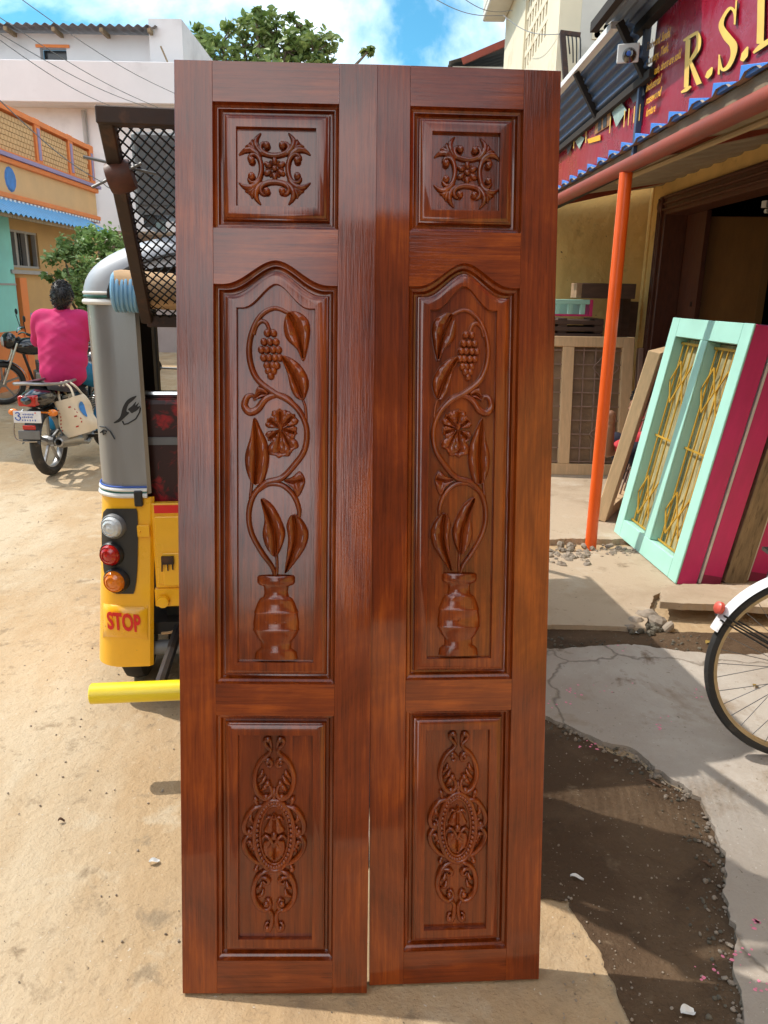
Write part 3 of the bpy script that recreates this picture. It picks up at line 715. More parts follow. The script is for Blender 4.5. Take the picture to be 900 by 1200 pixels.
def plan(x_in, y_end, rad, off=0.0, side=-1, n=10):   # plan outline of a rear corner: from x_in round to y_end
    pts = [(side * (x_in), -off)]
    cx_, cy_ = HW - rad, rad
    for i in range(n + 1):
        a = -math.pi / 2 + (math.pi / 2) * i / n
        pts.append((side * (cx_ + (rad + off) * math.cos(a)), cy_ + (rad + off) * math.sin(a)))
    pts.append((side * (HW + off), y_end))
    return pts
def wall_from_plan(mb, P, z0, z1, inset=0.03, taper=0.0, rows=6):
    n = len(P)
    def fn(k, z, ins):
        x, y = P[k]; s = 1 - taper * (1 - (z - z0) / (z1 - z0))
        nx = x * s
        v = Vector((nx, y, z))
        if ins: v += Vector((-0.012 if x > 0 else 0.012, 0.012, 0))
        return v
    rowsv = []
    for r_ in range(rows + 1):
        z = z0 + (z1 - z0) * r_ / rows
        o = len(mb.v); mb.v += [fn(k, z, False) for k in range(n)]; rowsv.append(o)
    inn = []
    for z in (z0, z1):
        o = len(mb.v); mb.v += [fn(k, z, True) for k in range(n)]; inn.append(o)
    for a, b in zip(rowsv, rowsv[1:]):
        for k in range(n - 1): mb.face(a + k, a + k + 1, b + k + 1, b + k)
    for k in range(n - 1):
        mb.face(inn[0] + k, inn[1] + k, inn[1] + k + 1, inn[0] + k + 1)
        mb.face(rowsv[0] + k, inn[0] + k, inn[0] + k + 1, rowsv[0] + k + 1)
        mb.face(rowsv[-1] + k, rowsv[-1] + k + 1, inn[1] + k + 1, inn[1] + k)
    for k in (0, n - 1): mb.face(rowsv[0] + k, rowsv[-1] + k, inn[1] + k, inn[0] + k)
ZB, ZT = AR(140, 583).z, AR(115, 352).z           # yellow/silver joint, spring of the hood
XI = -AR(166, 480).x
ZBOT = AR(150, 781).z
for side in (-1, 1):
    mb = MB(); wall_from_plan(mb, plan(XI, 0.85, RAD, 0, side), ZB + 0.012, ZT + 0.02, taper=0.0)
    pil = mb.build('rear_pillar', M_sil, auto, smooth=True, angle=50)
    mb = MB(); wall_from_plan(mb, plan(XI - 0.01, 0.9, RAD, 0.004, side), ZBOT, ZB, taper=-0.10)
    fen = mb.build('rear_fender', M_yel, auto, smooth=True, angle=50)
    for zz, hh, m_, nm in ((ZB + 0.008, 0.020, M_whi, 'trim_strip'), (ZB + 0.020, 0.010, M_green, 'trim_strip'), (ZB + 0.029, 0.014, M_whi, 'trim_strip'), (ZB + 0.040, 0.006, M_blue, 'trim_strip'),
                       (ZT - 0.005, 0.02, M_whi, 'trim_strip'), (ZT + 0.013, 0.010, M_green, 'trim_strip'), (ZT + 0.025, 0.012, M_whi, 'trim_strip')):
        P = plan(XI, 0.85, RAD, 0.006, side)
        MB().tube([Vector((x, y, zz)) for x, y in P], hh / 2, 8, fl=1.0).build(nm, m_, pil, smooth=True)
HTOP = AR(165, 268).z
# hood: dome over the cabin, 0..2.1 m long
def hood(u, v):
    a = math.pi * u; p = 2.3                                   # across
    cx_ = math.copysign(abs(math.cos(a)) ** (2 / p), math.cos(a)); sz = abs(math.sin(a)) ** (2 / p)
    yy = 1.75 * v ** 2; e_ = max(0.0, 1 - yy / RAD); rd_ = RAD * (1 - math.sqrt(max(0, 1 - e_ * e_)))
    return (-(HW + 0.008 - rd_) * cx_, yy - 0.006, ZT + 0.01 + (HTOP - ZT - rd_ * .6) * sz)
MB().grid(hood, 32, 26).build('hood', M_hood, auto, smooth=True, angle=180, fix=False)
# arch-shaped rear wall of the hood with the opening below
mb = MB(); n_ = 24; zl = AR(150, 312).z
rim = [Vector(hood(i / n_, 0.0)) for i in range(n_ + 1)]
o = len(mb.v); mb.v += rim
o2 = len(mb.v); mb.v += [Vector((p.x * 0.80, -0.016, max(zl, ZT))) if p.z > zl else Vector((p.x * 0.90, -0.016, max(p.z, ZT))) for p in rim]
for i in range(n_): mb.face(o + i, o + i + 1, o2 + i + 1, o2 + i)
mb.build('hood_rear_panel', M_hood, auto, smooth=True, angle=180, fix=False)
MB().tube([Vector(hood(i / 30, 0.0)) + Vector((0, -0.012, 0)) for i in range(31)], 0.007, 6).build('hood_piping', M_blk, auto, smooth=True)
# dark lining inside, seat, floor, front
MB().box(-HW + .2, HW - .2, 0.03, 0.05, ZT - 0.01, zl + 0.01).build('hood_lining', M_under, auto)
zs0 = ZB - 0.02; zs1 = AR(190, 470).z
seat = MB().box(-XI - .04, XI + .04, 0.06, 0.16, zs0 - .25, zs1).build('rear_seat_back', M_flo, auto, bev=0.02, seg=2)
MB().box(-XI - .03, XI + .03, 0.052, 0.060, (zs0 + zs1) / 2 - 0.012 + .03, (zs0 + zs1) / 2 + 0.016 + .03).build('seat_strap', M_grey, seat)
MB().tube([(-XI, 0.10, zs1 + .012), (XI, 0.10, zs1 + .012)], 0.014, 8).build('grab_rail', M_chr, auto, smooth=True)
MB().box(-XI, XI, 0.16, 0.62, zs0 - .32, zs0 - .18).build('passenger_seat', M_flo, auto, bev=0.03, seg=2)
MB().box(-HW + .04, HW - .04, 0.05, 1.75, 0.28, 0.33).build('floor_pan', M_under, auto)
for sd in (-1, 1):
    MB().tube([(sd * (HW - .02), 1.30, 0.35), (sd * (HW - .02), 1.32, ZT + .02)], 0.02, 8).build('side_post', M_blk, auto, smooth=True)
    MB().tube([(sd * 0.50, 2.05, 0.95), (sd * 0.56, 1.72, 1.66)], 0.022, 8).build('windscreen_post', M_blk, auto, smooth=True)
    MB().box(sd * HW - .012, sd * HW + .012, 0.85, 1.3, 0.30, 0.62).build('side_panel', M_yel, auto, bev=.005)
    MB().tube([(sd * .55, 1.8, 1.15), (sd * .70, 1.85, 1.15)], .007, 6).ell((sd * .76, 1.86, 1.16), (.07, .02, .05), 10, 6).build('mirror', M_blk, auto, smooth=True)
    MB().box(sd * (XI + .03) - .03, sd * (XI + .03) + .03, 0.30, 0.36, ZB, ZT).build('inner_lining', M_under, auto)
MB().tube([(-.56, 1.72, 1.66), (.56, 1.72, 1.66)], .02, 8).build('windscreen_header', M_blk, auto, smooth=True)
MB().add([(-.50, 2.05, .95), (.50, 2.05, .95), (.56, 1.73, 1.64), (-.56, 1.73, 1.64)], [(0, 1, 2, 3)]).build('windscreen', glass_mat('windscreen_glass', amount=0.10), auto)
def cowl(u, v):
    a = math.pi * u; w = 0.62 - 0.30 * v; x = -w * math.cos(a); y = 1.55 + 0.55 * math.sin(a) * (1 - .1 * v)
    return (x, y, 0.95 - 0.62 * v)
MB().grid(cowl, 16, 6).build('front_cowl', M_yel, auto, smooth=True, angle=180)
MB().ell((0, 2.14, .72), (.09, .06, .09), 14, 8).build('headlight', M_lwhi, auto, smooth=True)
MB().tube([(-.33, 1.55, 1.02), (-.1, 1.62, 1.0), (.1, 1.62, 1.0), (.33, 1.55, 1.02)], .015, 8).tube([(0, 1.62, 1.0), (0, 1.95, .3)], .025, 8).build('handlebar', M_blk, auto, smooth=True)
MB().box(-.22, .22, 1.0, 1.35, .42, .55).build('driver_seat', M_blk, auto, bev=.03, seg=2)
def auto_wheel(x, y):
    MB().lathe([(.10, -.045), (.19, -.05), (.215, -.035), (.222, 0), (.215, .035), (.19, .05), (.10, .045)], 28, (x, y, .222), 'x').build('tyre', M_rub, auto, smooth=True)
    MB().lathe([(.02, -.03), (.105, -.05), (.11, 0), (.105, .05), (.02, .03)], 20, (x, y, .222), 'x').build('wheel_rim', M_grey, auto, smooth=True)
auto_wheel(-.60, .28); auto_wheel(.60, .28); auto_wheel(0, 1.98)
MB().tube([(-.5, .28, .222), (.5, .28, .222)], .028, 8).build('axle', M_under, auto, smooth=True)
for sd in (-1, 1): MB().box(sd * .60 - .08, sd * .60 + .08, .13, .145, .11, ZBOT + .05).build('mud_flap', M_rub, auto)
# tailgate with frame, red band, handle
p0, p1 = AR(170, 590), AR(212, 688)
zt0, zt1 = p1.z, p0.z
tg = MB().box(-XI + .008, XI - .008, -0.005, 0.03, zt0, zt1).build('tailgate', M_yel, auto, bev=.004)
q = AR(181, 600); MB().box(q.x, -q.x, -0.007, -0.002, AR(181, 601).z, AR(181, 590.5).z - .004).build('red_band', M_red, tg)
q = AR(183, 640); MB().box(q.x, -q.x, -0.016, -0.004, zt0 + .02, AR(183, 604).z).build('tailgate_panel', M_yel, tg, bev=.005, seg=2)
q = AR(187, 640); MB().box(q.x + .01, -q.x, -0.024, -0.015, zt0 + .015, AR(183, 646).z).build('tailgate_panel', M_yel, tg, bev=.005, seg=2)
q = AR(198, 657); MB().cbox((q.x, -0.030, q.z + .012), (.045, .014, .03)).tube([(q.x - .02, -.036, q.z), (q.x - .022, -.036, q.z - .03)], .003, 6).tube([(q.x, -.036, q.z), (q.x, -.036, q.z - .028)], .003, 6).tube([(q.x + .018, -.036, q.z), (q.x + .018, -.036, q.z - .024)], .003, 6).build('latch', M_dkm, tg)
q = AR(169, 621); MB().cbox((q.x, -0.012, q.z), (.045, .012, .045)).tube([(q.x - .012, -.025, q.z), (q.x - .012, 0, q.z)], .004, 6).build('hinge', M_yel, auto, bev=.003)
q = AR(163, 583); MB().cbox((q.x, -0.012, q.z), (.030, .02, .06)).build('hood_clip', M_blk, auto, bev=.004)
q = AR(192, 703); MB().lathe([(.0, -.031), (.022, -.03), (.024, -.012), (.012, -.01), (.0, .02)], 10, (q.x, 0, q.z), 'y').build('bolt', M_yel, auto, smooth=True)
MB().box(-XI, XI, -0.002, 0.05, AR(190, 711).z, zt0 - .003).build('rear_crossmember', M_yel, auto, bev=.004)
q = AR(195, 758, .05); MB().tube([(q.x - .09, .05, q.z), (.45, .05, q.z)], .030, 10).build('silencer', M_grey, auto, smooth=True)
MB().tube(cat([AR(190, 742, .04), AR(200, 741, .02), AR(212, 736, .04), AR(218, 730, .06)], 5), .006, 6).build('cable', M_mat, auto, smooth=True)
MB().box(-XI + .02, XI - .02, 0.12, 0.16, .20, zt0).build('engine_cover', M_under, auto)
MB().box(-.30, .30, .18, .50, .18, .48).build('engine', M_under, auto, bev=.04)
def corner(px, py, off):
    """where a sight line meets the rounded left rear corner, off metres proud of it"""
    o = AMI @ CAMP; d = AMI.to_3x3() @ ray(px, py); hw = HW
    for _ in range(3):
        cx_, cy_, rr = -(hw - RAD), RAD, RAD + off
        p = o + d * ((-off - o.y) / d.y)
        if p.x < cx_:
            a = d.x ** 2 + d.y ** 2; ox, oy = o.x - cx_, o.y - cy_; b = 2 * (ox * d.x + oy * d.y); c = ox * ox + oy * oy - rr * rr
            D = b * b - 4 * a * c; t = (-b - math.sqrt(D)) / (2 * a) if D > 0 else -b / (2 * a); p = o + d * t
        hw = HW * (1 + .10 * (1 - max(0, min(1, (p.z - ZBOT) / (ZB - ZBOT)))))
    return p
# lamp cluster on the left corner (and its twin)
for sd in (-1, 1):
    def on(px, py, off=0.0):
        p = corner(px, py, 0.006 + off); return Vector((p.x * -sd, p.y, p.z))
    pl = MB(); rows_ = []
    for zpy in (596, 600, 612, 640, 668, 682, 692, 696):
        o = len(pl.v); ins = {596: 6, 600: 2, 692: 3, 696: 7}.get(zpy, 0) + (max(0, zpy - 660) * .28 if zpy > 660 else 0)
        a_, b_ = 119.0 + ins + (0 if zpy < 650 else 0), 161.5 - ins * .3
        for i in range(9): pl.v.append(on(a_ + (b_ - a_) * i / 8, zpy, 0.004))
        rows_.append(o)
    for a, b in zip(rows_, rows_[1:]):
        for i in range(8): pl.face(a + i, a + i + 1, b + i + 1, b + i)
    cl = pl.build('lamp_plate', M_blk, auto, smooth=True, angle=180, fix=False)
    for (lx, ly, r_, m_) in ((134.5, 616, .043, M_lwhi), (132.5, 648.5, .043, M_lred), (137.5, 679.5, .045, M_lora)):
        c_ = on(lx, ly, 0.0); nrm = Vector((c_.x - (sd * (HW - RAD - .1)), c_.y - RAD - .1, 0)).normalized()
        nrm = (nrm + Vector((0, -0.9, 0))).normalized()
        Mr = nrm.to_track_quat('Z', 'Y').to_matrix()
        MB().lathe([(r_ * 1.10, -.01), (r_ * 1.10, .016), (r_ * 1.0, .022), (r_ * .92, .018)], 22, c_, 'z', Mr).build('lamp_bezel', M_grey if m_ is M_lwhi else M_blk, cl, smooth=True)
        MB().lathe([(r_ * .96, .012), (r_ * .92, .026), (r_ * .8, .036), (r_ * .78, .033), (r_ * .5, .042), (r_ * .48, .039), (0.0001, .046)], 22, c_, 'z', Mr).build('lamp_lens', m_, cl, smooth=True)
    # bulged strip with STOP
    bl = MB(); rows_ = []
    for zpy, off in ((706, -.010), (711, .008), (718, .013), (736, .013), (743, .009), (747, -.010)):
        o = len(bl.v)
        for i in range(12):
            t = max(0, i - 1) / 10; px = 120.5 + (173 - 120.5) * t; e_ = off * min(1, min(t * 5 + .3, (1 - t) * 8 + .1)) + 0.0
            q_ = on(px, zpy + 3.5 * t, e_)
            if i == 0: q_ = Vector((sd * (HW * 1.06 + max(0, e_) - (.03 if off < 0 else 0)), RAD + .12, q_.z))
            bl.v.append(q_)
        rows_.append(o)
    for a, b in zip(rows_, rows_[1:]):
        for i in range(11): bl.face(a + i, a + i + 1, b + i + 1, b + i)
    bb = bl.build('bumper_strip', M_yel, auto, smooth=True, angle=60, fix=False)
    if sd < 0:
        a_, b_ = on(125.5, 728, .017), on(165, 732, .017)
        W_ = (b_ - a_).length
        me = text_mesh('STOP', 0.118, 0.0006, bold=0.004); me.materials.append(M_red)
        w0 = max(v.co.x for v in me.vertices) - min(v.co.x for v in me.vertices)
        for v in me.vertices: v.co.x *= W_ / w0; v.co.y *= 0.82
        tx = link('lettering', me, bb); d = (b_ - a_).normalized(); up = Vector((0, 0, 1)); nn = d.cross(up)
        Mt = Matrix((d, up, nn)).transposed().to_4x4() ; Mt.translation = (a_ + b_) / 2 + nn * 0.003
        for v in me.vertices:                       # wrap the letters round the strip
            s_ = v.co.x / W_ + .5; px = 125.5 + (165 - 125.5) * s_; base = on(px, 728 + 4 * s_, .0165)
            v.co = Vector((base.x, base.y, base.z + v.co.y)) + nn * (v.co.z + .0015)
# eyes drawn on the silver pillar
def pil_pt(px, py, off=.0025):
    return corner(px, py, off)
eye = MB()
def patch(pts, off=.0025):
    P = cat([Vector((p[0], p[1], 0)) for p in pts], 4, True); o = len(eye.v); eye.v += [pil_pt(p.x, p.y, off) for p in P]; eye.face(*range(o, o + len(P)))
E2 = lambda x, y: (x / 3.333, 240 + y / 3.333)
patch([E2(*p) for p in ((443, 852), (468, 830), (480, 790), (500, 760), (533, 746), (520, 764), (502, 780), (494, 806), (505, 812), (490, 828), (466, 848))])
patch([E2(*p) for p in ((500, 800), (516, 785), (532, 768), (528, 784), (543, 772), (536, 788), (548, 786), (536, 802), (520, 810))])
patch([E2(*p) for p in ((505, 800), (520, 796), (526, 806), (514, 814))], .003)
for pth in (((478, 845), (484, 858), (500, 854), (530, 836), (545, 810), (548, 792)), ((390, 866), (410, 868), (430, 885), (448, 916)), ((392, 890), (404, 880), (416, 886)), ((400, 880), (404, 898), (412, 892))):
    eye.tube([pil_pt(*E2(*p)) for p in pth], .0025, 5)
eye.build('painted_eye', M_ink, auto, fix=False)
# bumper tube
pa = AR(106, 813, -0.45); bt = MB().tube([pa, Vector((-pa.x, -0.45, pa.z))], .0345, 16).build('bumper_tube', M_yel2, auto, smooth=True, bev=.003)
for sd in (-1, 1): MB().tube([(sd * .40, -.43, pa.z), (sd * .40, .1, .30)], .02, 8).build('bumper_bracket', M_blk, auto, smooth=True)
# folding mesh flap at the back of the roof, its top leans out towards the doors
YT, YB = -0.72, -0.05
def flap_line(px0, py0, px1, py1): return AR(px0, py0, YT), AR(px1, py1, YB)
t_l, b_l = flap_line(124, 136, 173, 376)
t_r, b_r = Vector((-t_l.x * 0.96, YT, t_l.z)), Vector((-b_l.x, YB, b_l.z))
t_l.y = YT
fr = thing('mesh_flap', 'dark diamond mesh flap on the back of the auto rickshaw roof', 'rack'); fr.parent = auto
del fr['category']; del fr['label']
MB().beam(t_l, b_l, .038, .03, (0, -1, .3)).build('flap_post', M_dkm, fr, bev=.003)
MB().beam(t_r, b_r, .038, .03, (0, -1, .3)).build('flap_post', M_dkm, fr, bev=.003)
MB().beam(t_l + Vector((-.02, 0, 0)), t_r + Vector((.02, 0, 0)), .045, .040).build('flap_rail', M_dkm, fr, bev=.003)
MB().beam(b_l, b_r, .035, .04).build('flap_rail', M_dkm, fr, bev=.003)
mb = MB(); ncol, nrow = 28, 21
def fpt(u, v):
    a = t_l.lerp(t_r, u); b = b_l.lerp(b_r, u); return a.lerp(b, v)
for i in range(-nrow, ncol + 1):
    for sgn in (1, -1):
        u0 = i / ncol if sgn > 0 else (i + nrow) / ncol
        pts = []
        for k in range(nrow + 1):
            u = u0 + sgn * k / ncol
            if -1e-6 <= u <= 1 + 1e-6: pts.append(fpt(u, k / nrow))
        if len(pts) > 1: mb.beam(pts[0], pts[-1], .0038, .0030, (0, -1, .5))
mb.build('diamond_mesh', M_mesh, fr)
# wooden roller knob on the post with iron pins
kp = t_l.lerp(b_l, 0.235) + Vector((.012, -.03, 0))
kn = MB().lathe([(.010, -.034), (.036, -.032), (.041, -.016), (.041, .016), (.036, .032), (.010, .034)], 18, kp, 'x', Matrix.Rotation(R(-14), 3, 'Y')).build('wooden_roller', mat('old_wood_knob', (.10, .035, .022), .6, .4, 30), fr, smooth=True)
MB().tube([kp + Vector((-.09, 0, .045)), kp + Vector((.09, 0, .01))], .004, 6).tube([kp + Vector((-.07, -.02, -.03)), kp + Vector((.06, -.03, .03))], .004, 6).build('iron_pin', M_grey, kn)
# rolled mat tied under the flap, end wrapped in blue plastic
q0, q1 = AR(120, 341, -.09), AR(232, 350, -.09)
rm = thing('rolled_mat', 'tan rolled mat with blue plastic wrapped end under the rickshaw hood', 'mat')
W_ = lambda p: AM @ Vector(p)
MB().lathe([(.0, -.30), (.055, -.30), (.060, -.28), (.060, -.05), (.064, 0), (.060, .1), (.060, .55), (.0, .56)], 22, W_((q0.x + .34, -.085, q0.z - .005)), 'x', Matrix.Rotation(A_ROT, 3, 'Z') @ Matrix.Rotation(R(3), 3, 'Y')).build('roll', M_mat, rm, smooth=True, angle=60)
bw = MB()
for i in range(7):
    bw.lathe([(.060, 0), (.0665, .006), (.0665, .012), (.060, .018)], 22, W_((q0.x + .035 + i * .014, -.085, q0.z - .002)), 'x', Matrix.Rotation(A_ROT, 3, 'Z') @ Matrix.Rotation(R(3 + (i % 3 - 1) * 2), 3, 'Y'))
bw.build('blue_wrap', M_bag, rm, smooth=True)
# loudspeaker-like grey box on the roof
bx_ = thing('grey_box', 'dark grey metal box standing on the rickshaw roof behind the mesh', 'box', W_((-.27, .22, HTOP + .012)), A_ROT)
MB().box(-.19, .22, -.15, .15, .04, .30).build('case', M_grey, bx_, bev=.01)
MB().box(-.17, .20, -.156, -.150, .07, .27).build('front_panel', mat('grey_panel', (.10, .105, .11), .45, .1, 8), bx_)
for sx_ in (-.15, .18): MB().box(sx_ - .02, sx_ + .02, -.12, .12, 0, .04).build('foot', M_blk, bx_)
# ---------------------------------------------------------------- people (skinned figures)
M_skin = mat('brown_skin', (0.20, 0.095, 0.052), 0.5, 0.1, 12, bump=0.05)
M_hair = mat('black_hair', (0.012, 0.011, 0.011), 0.35, 0.3, 40, stretch=(3, 3, 1), bump=0.6, bscale=60)
def blend(name, chains, blobs, m, parent, voxel=0.012, it=6, extra=None):
    """one continuous surface grown from overlapping limbs: chains of (points, radii) and ellipsoids (centre, radii)"""
    mb = MB()
    for P, r_ in chains:
        P = [Vector(p) for p in P]
        mb.tube(cat(P, 5), list(r_), 12)
        for p, q in zip(P, r_): mb.ell(p, (q, q, q), 10, 7)
    for c, r_ in blobs: mb.ell(c, r_, 18, 12)
    if extra: mb.add(extra.v, extra.f)
    o = mb.build(name, m, None, fix=True)
    md = o.modifiers.new('remesh', 'REMESH'); md.mode = 'VOXEL'; md.voxel_size = voxel; md.use_smooth_shade = True
    s2 = o.modifiers.new('smooth', 'SMOOTH'); s2.factor = 0.5; s2.iterations = it
    dg = bpy.context.evaluated_depsgraph_get(); nm = bpy.data.meshes.new_from_object(o.evaluated_get(dg))
    old = o.data; bpy.data.objects.remove(o); bpy.data.meshes.remove(old)
    nm.materials.clear(); nm.materials.append(m); nm.polygons.foreach_set('use_smooth', [True] * len(nm.polygons))
    return link(name, nm, parent)
def add_head(mb, c, yaw=0.0, s=1.0):
    """head with brow, nose, chin and ears; faces local +y turned by yaw"""
    Mz = Matrix.Rotation(yaw, 3, 'Z'); n_u, n_v = 24, 18
    o = len(mb.v)
    for j in range(n_v + 1):
        th = math.pi * j / n_v; zz = -math.cos(th)
        for i in range(n_u):
            a = 2 * math.pi * i / n_u; w = math.sin(th)
            wid = 0.076 * (1 - 0.22 * max(0, -zz) ** 1.5); dep = 0.098
            x, y, z = wid * w * math.cos(a), dep * w * math.sin(a), 0.122 * zz
            fr = max(0, math.sin(a)) ** 6
            if fr > 0:
                y += fr * (0.022 * math.exp(-((zz + 0.18) / 0.12) ** 2) + 0.008 * math.exp(-((zz - 0.15) / 0.08) ** 2) + 0.010 * math.exp(-((zz + 0.78) / 0.12) ** 2) + 0.006 * math.exp(-((zz + 0.50) / 0.07) ** 2))
            mb.v.append(Vector(c) + Mz @ Vector((x, y, z)) * s)
    for j in range(n_v):
        for i in range(n_u): mb.face(o + j * n_u + i, o + j * n_u + (i + 1) % n_u, o + (j + 1) * n_u + (i + 1) % n_u, o + (j + 1) * n_u + i)
    for sd in (-1, 1): mb.ell(Vector(c) + Mz @ Vector((sd * 0.080, -0.005, -0.01)) * s, (0.012 * s, 0.020 * s, 0.034 * s), 8, 6, Mz)
def hair(parent, c, yaw=0.0, s=1.0, m=None, length=0.35):
    mb = MB(); Mz = Matrix.Rotation(yaw, 3, 'Z'); n_u, n_v = 30, 16; o = len(mb.v)
    for j in range(n_v + 1):
        for i in range(n_u):
            a = 2 * math.pi * i / n_u; back = max(0, -math.sin(a)); th = (0.36 + 0.44 * (0.5 - 0.5 * math.sin(a)) + 0.02) * math.pi * j / n_v * 1.06
            p = Vector((0.087 * math.sin(th) * math.cos(a), 0.108 * math.sin(th) * math.sin(a) - 0.008, 0.134 * math.cos(th)))
            p *= 1 + 0.045 * mnoise.noise(Vector((a * 3, th * 6, 2))) + 0.02 * math.sin(a * 11 + th * 9)
            mb.v.append(Vector(c) + Mz @ p * s)
    for j in range(n_v):
        for i in range(n_u): mb.face(o + j * n_u + i, o + j * n_u + (i + 1) % n_u, o + (j + 1) * n_u + (i + 1) % n_u, o + (j + 1) * n_u + i)
    # tufts
    rnd = random.Random(5)
    for k in range(700):
        a = rnd.uniform(0, 6.283); th = rnd.uniform(0.05, 0.36 + 0.44 * (0.5 - 0.5 * math.sin(a))) * math.pi
        p = Vector((0.088 * math.sin(th) * math.cos(a), 0.110 * math.sin(th) * math.sin(a) - 0.008, 0.136 * math.cos(th)))
        d = Vector((p.x * .3 + rnd.gauss(0, .03), p.y * .3 + rnd.gauss(0, .03), -0.06 if th > .9 else rnd.uniform(-.02, .03))).normalized() * 0.016
        q0 = Vector(c) + Mz @ p * s; q1 = Vector(c) + Mz @ (p + d + p * 0.03) * s
        mb.tube([q0, (q0 + q1) / 2 + (q0 - Vector(c)) * .03, q1], [.004, .0035, .001], 4)
    return mb.build('hair', m or M_hair, parent, smooth=True, angle=180)
def hand(mb_pts, wrist, dirv, palmn, curl=0.9, s=1.0, thumb_side=1):
    """adds a palm and five finger chains; returns list of (points, edges, radii)"""
    d = Vector(dirv).normalized(); nrm = Vector(palmn); nrm = (nrm - d * nrm.dot(d)).normalized(); side = d.cross(nrm) * thumb_side
    W0_ = Vector(wrist); P, E, Rr = [W0_, W0_ + d * .045 * s, W0_ + d * .085 * s], [(0, 1), (1, 2)], [(.022, .022), (.034, .018), (.036, .016)]
    for i, (off, L) in enumerate(((.028, .075), (.010, .085), (-.009, .080), (-.027, .062))):
        b = W0_ + d * .080 * s + side * off * s; k = len(P); P.append(b); E.append((2, k)); Rr.append((.010, .010)); ang = 0
        for f in (.45, .32, .23):
            ang += curl * .85; dd = d * math.cos(ang) + nrm * math.sin(ang); b = b + dd * L * f * s
            P.append(b); E.append((len(P) - 2, len(P) - 1)); Rr.append((.0085, .0085))
    b = W0_ + d * .03 * s + side * .03 * s; k = len(P); P.append(b); E.append((1, k)); Rr.append((.012, .012))
    for f, an in ((.04, .4), (.03, .9)):
        b = b + (side * math.cos(an + .5) + d * math.sin(an + .2) + nrm * curl * .5).normalized() * f * s; P.append(b); E.append((len(P) - 2, len(P) - 1)); Rr.append((.0095, .0095))
    return P, E, Rr

def make_person(root, J, M_top, M_leg, sleeve=0.9, head_yaw=0.0, hairm=None, bulk=1.0, folds=0.0032, vox=1.0):
    """J: joints hip, chest, neck, head, and per side sh, el, wr, hp, kn, an, to, with hand direction hd and palm normal hn"""
    V_ = {k: Vector(v) for k, v in J.items() if k != 'curl'}
    hp0, ch, nk, hdv = V_['hip'], V_['chest'], V_['neck'], V_['head']
    mid_ = hp0.lerp(ch, .5)
    chains = [([hp0, mid_, ch], (.125, .115, .125)), ([ch, nk, hdv], (.09, .060, .052))]
    for s in 'lr':
        sh, el, wr, h, kn, an, to = (V_[k + s] for k in ('sh', 'el', 'wr', 'hp', 'kn', 'an', 'to'))
        chains += [([ch.lerp(sh, .5), sh, sh.lerp(el, .5), el], (.075, .056, .047, .040)), ([el, el.lerp(wr, .35), wr], (.040, .039, .027)),
                   ([h, h.lerp(kn, .5), kn], (.085, .075, .056)), ([kn, kn.lerp(an, .35), an], (.054, .055, .035)), ([an, to], (.036, .030))]
        P, E, Rr = hand(None, wr, V_['hd' + s], V_['hn' + s], J.get('curl', .9), 1.0, -1 if s == 'l' else 1)
        chains += [([P[a], P[b]], (max(Rr[a]) if a < 3 else max(Rr[a][0], .0095), max(Rr[b][0] * .75 if b < 3 else Rr[b][0], .0095))) for a, b in E]
    hm = MB(); add_head(hm, J['head'], head_yaw)
    blend('body', chains, [], M_skin, root, 0.0100 * vox, 3, hm)
    hair(root, Vector(J['head']) + Vector((0, 0, .010)), head_yaw, 1.0, hairm)
    b = bulk
    chains = [([hp0 + (hp0 - ch) * .10, hp0.lerp(ch, .3), hp0.lerp(ch, .65)], (.150 * b, .150 * b, .150 * b))]
    axis = (V_['shr'] - V_['shl']).normalized()
    for k_, w in ((-.08, .085), (.25, .090), (.6, .095), (.9, .10)):
        c_ = hp0.lerp(ch, k_)
        chains.append(([c_ - axis * w * b, c_, c_ + axis * w * b], (.112 * b, .128 * b, .112 * b)))
    chains.append(([ch.lerp(nk, .35), nk - (nk - ch).normalized() * .01], (.115, .070)))
    for s in 'lr':
        sh, el = V_['sh' + s], V_['el' + s]
        chains += [([ch.lerp(nk, .45), sh.lerp(nk, .22), sh], (.085, .078, .076)), ([sh, sh.lerp(el, .5), sh.lerp(el, sleeve)], (.078, .070, .066))]
    shd = blend('shirt', chains, [], M_top, root, 0.0115 * vox, 70)
    for v in shd.data.vertices:
        c = v.co; w = 0.0
        for fx, fz, a_, sd_ in ((5, 16, 1.0, .0), (-7, 24, .8, 3.1), (9, 34, .5, 7.7)):
            w += a_ * (1 - 2.4 * abs(mnoise.noise(Vector((c.x * 3 + sd_, c.y * 3, c.z * fz * .5 + c.x * fx)))))
        v.co = c + v.normal * folds * w
    mc = MB().lathe([(.070, -.014), (.076, .004), (.070, .022), (.062, .020)], 20, nk + Vector((0, -.004, .002)), 'z', Matrix.Rotation(R(12), 3, 'X')); mc.build('collar', M_top, shd, smooth=True)
    chains = [([V_['hpl'], hp0, V_['hpr']], (.125, .130, .125))]
    for s in 'lr':
        h, kn, an = V_['hp' + s], V_['kn' + s], V_['an' + s]
        chains += [([h, h.lerp(kn, .5), kn], (.112, .100, .085)), ([kn, kn.lerp(an, .5), kn.lerp(an, .92)], (.082, .078, .074))]
    tr = blend('trousers', chains, [], M_leg, root, 0.012 * vox, 8)
    for v in tr.data.vertices: v.co += v.normal * folds * mnoise.noise(v.co * 9)
    for s in 'lr':
        an, to = V_['an' + s], V_['to' + s]; MB().beam(an + Vector((0, 0, -.045)) - (to - an) * .35, to + (to - an) * .45 + Vector((0, 0, -.012)), .085, .022).build('sandal', M_blk, root, bev=.008)

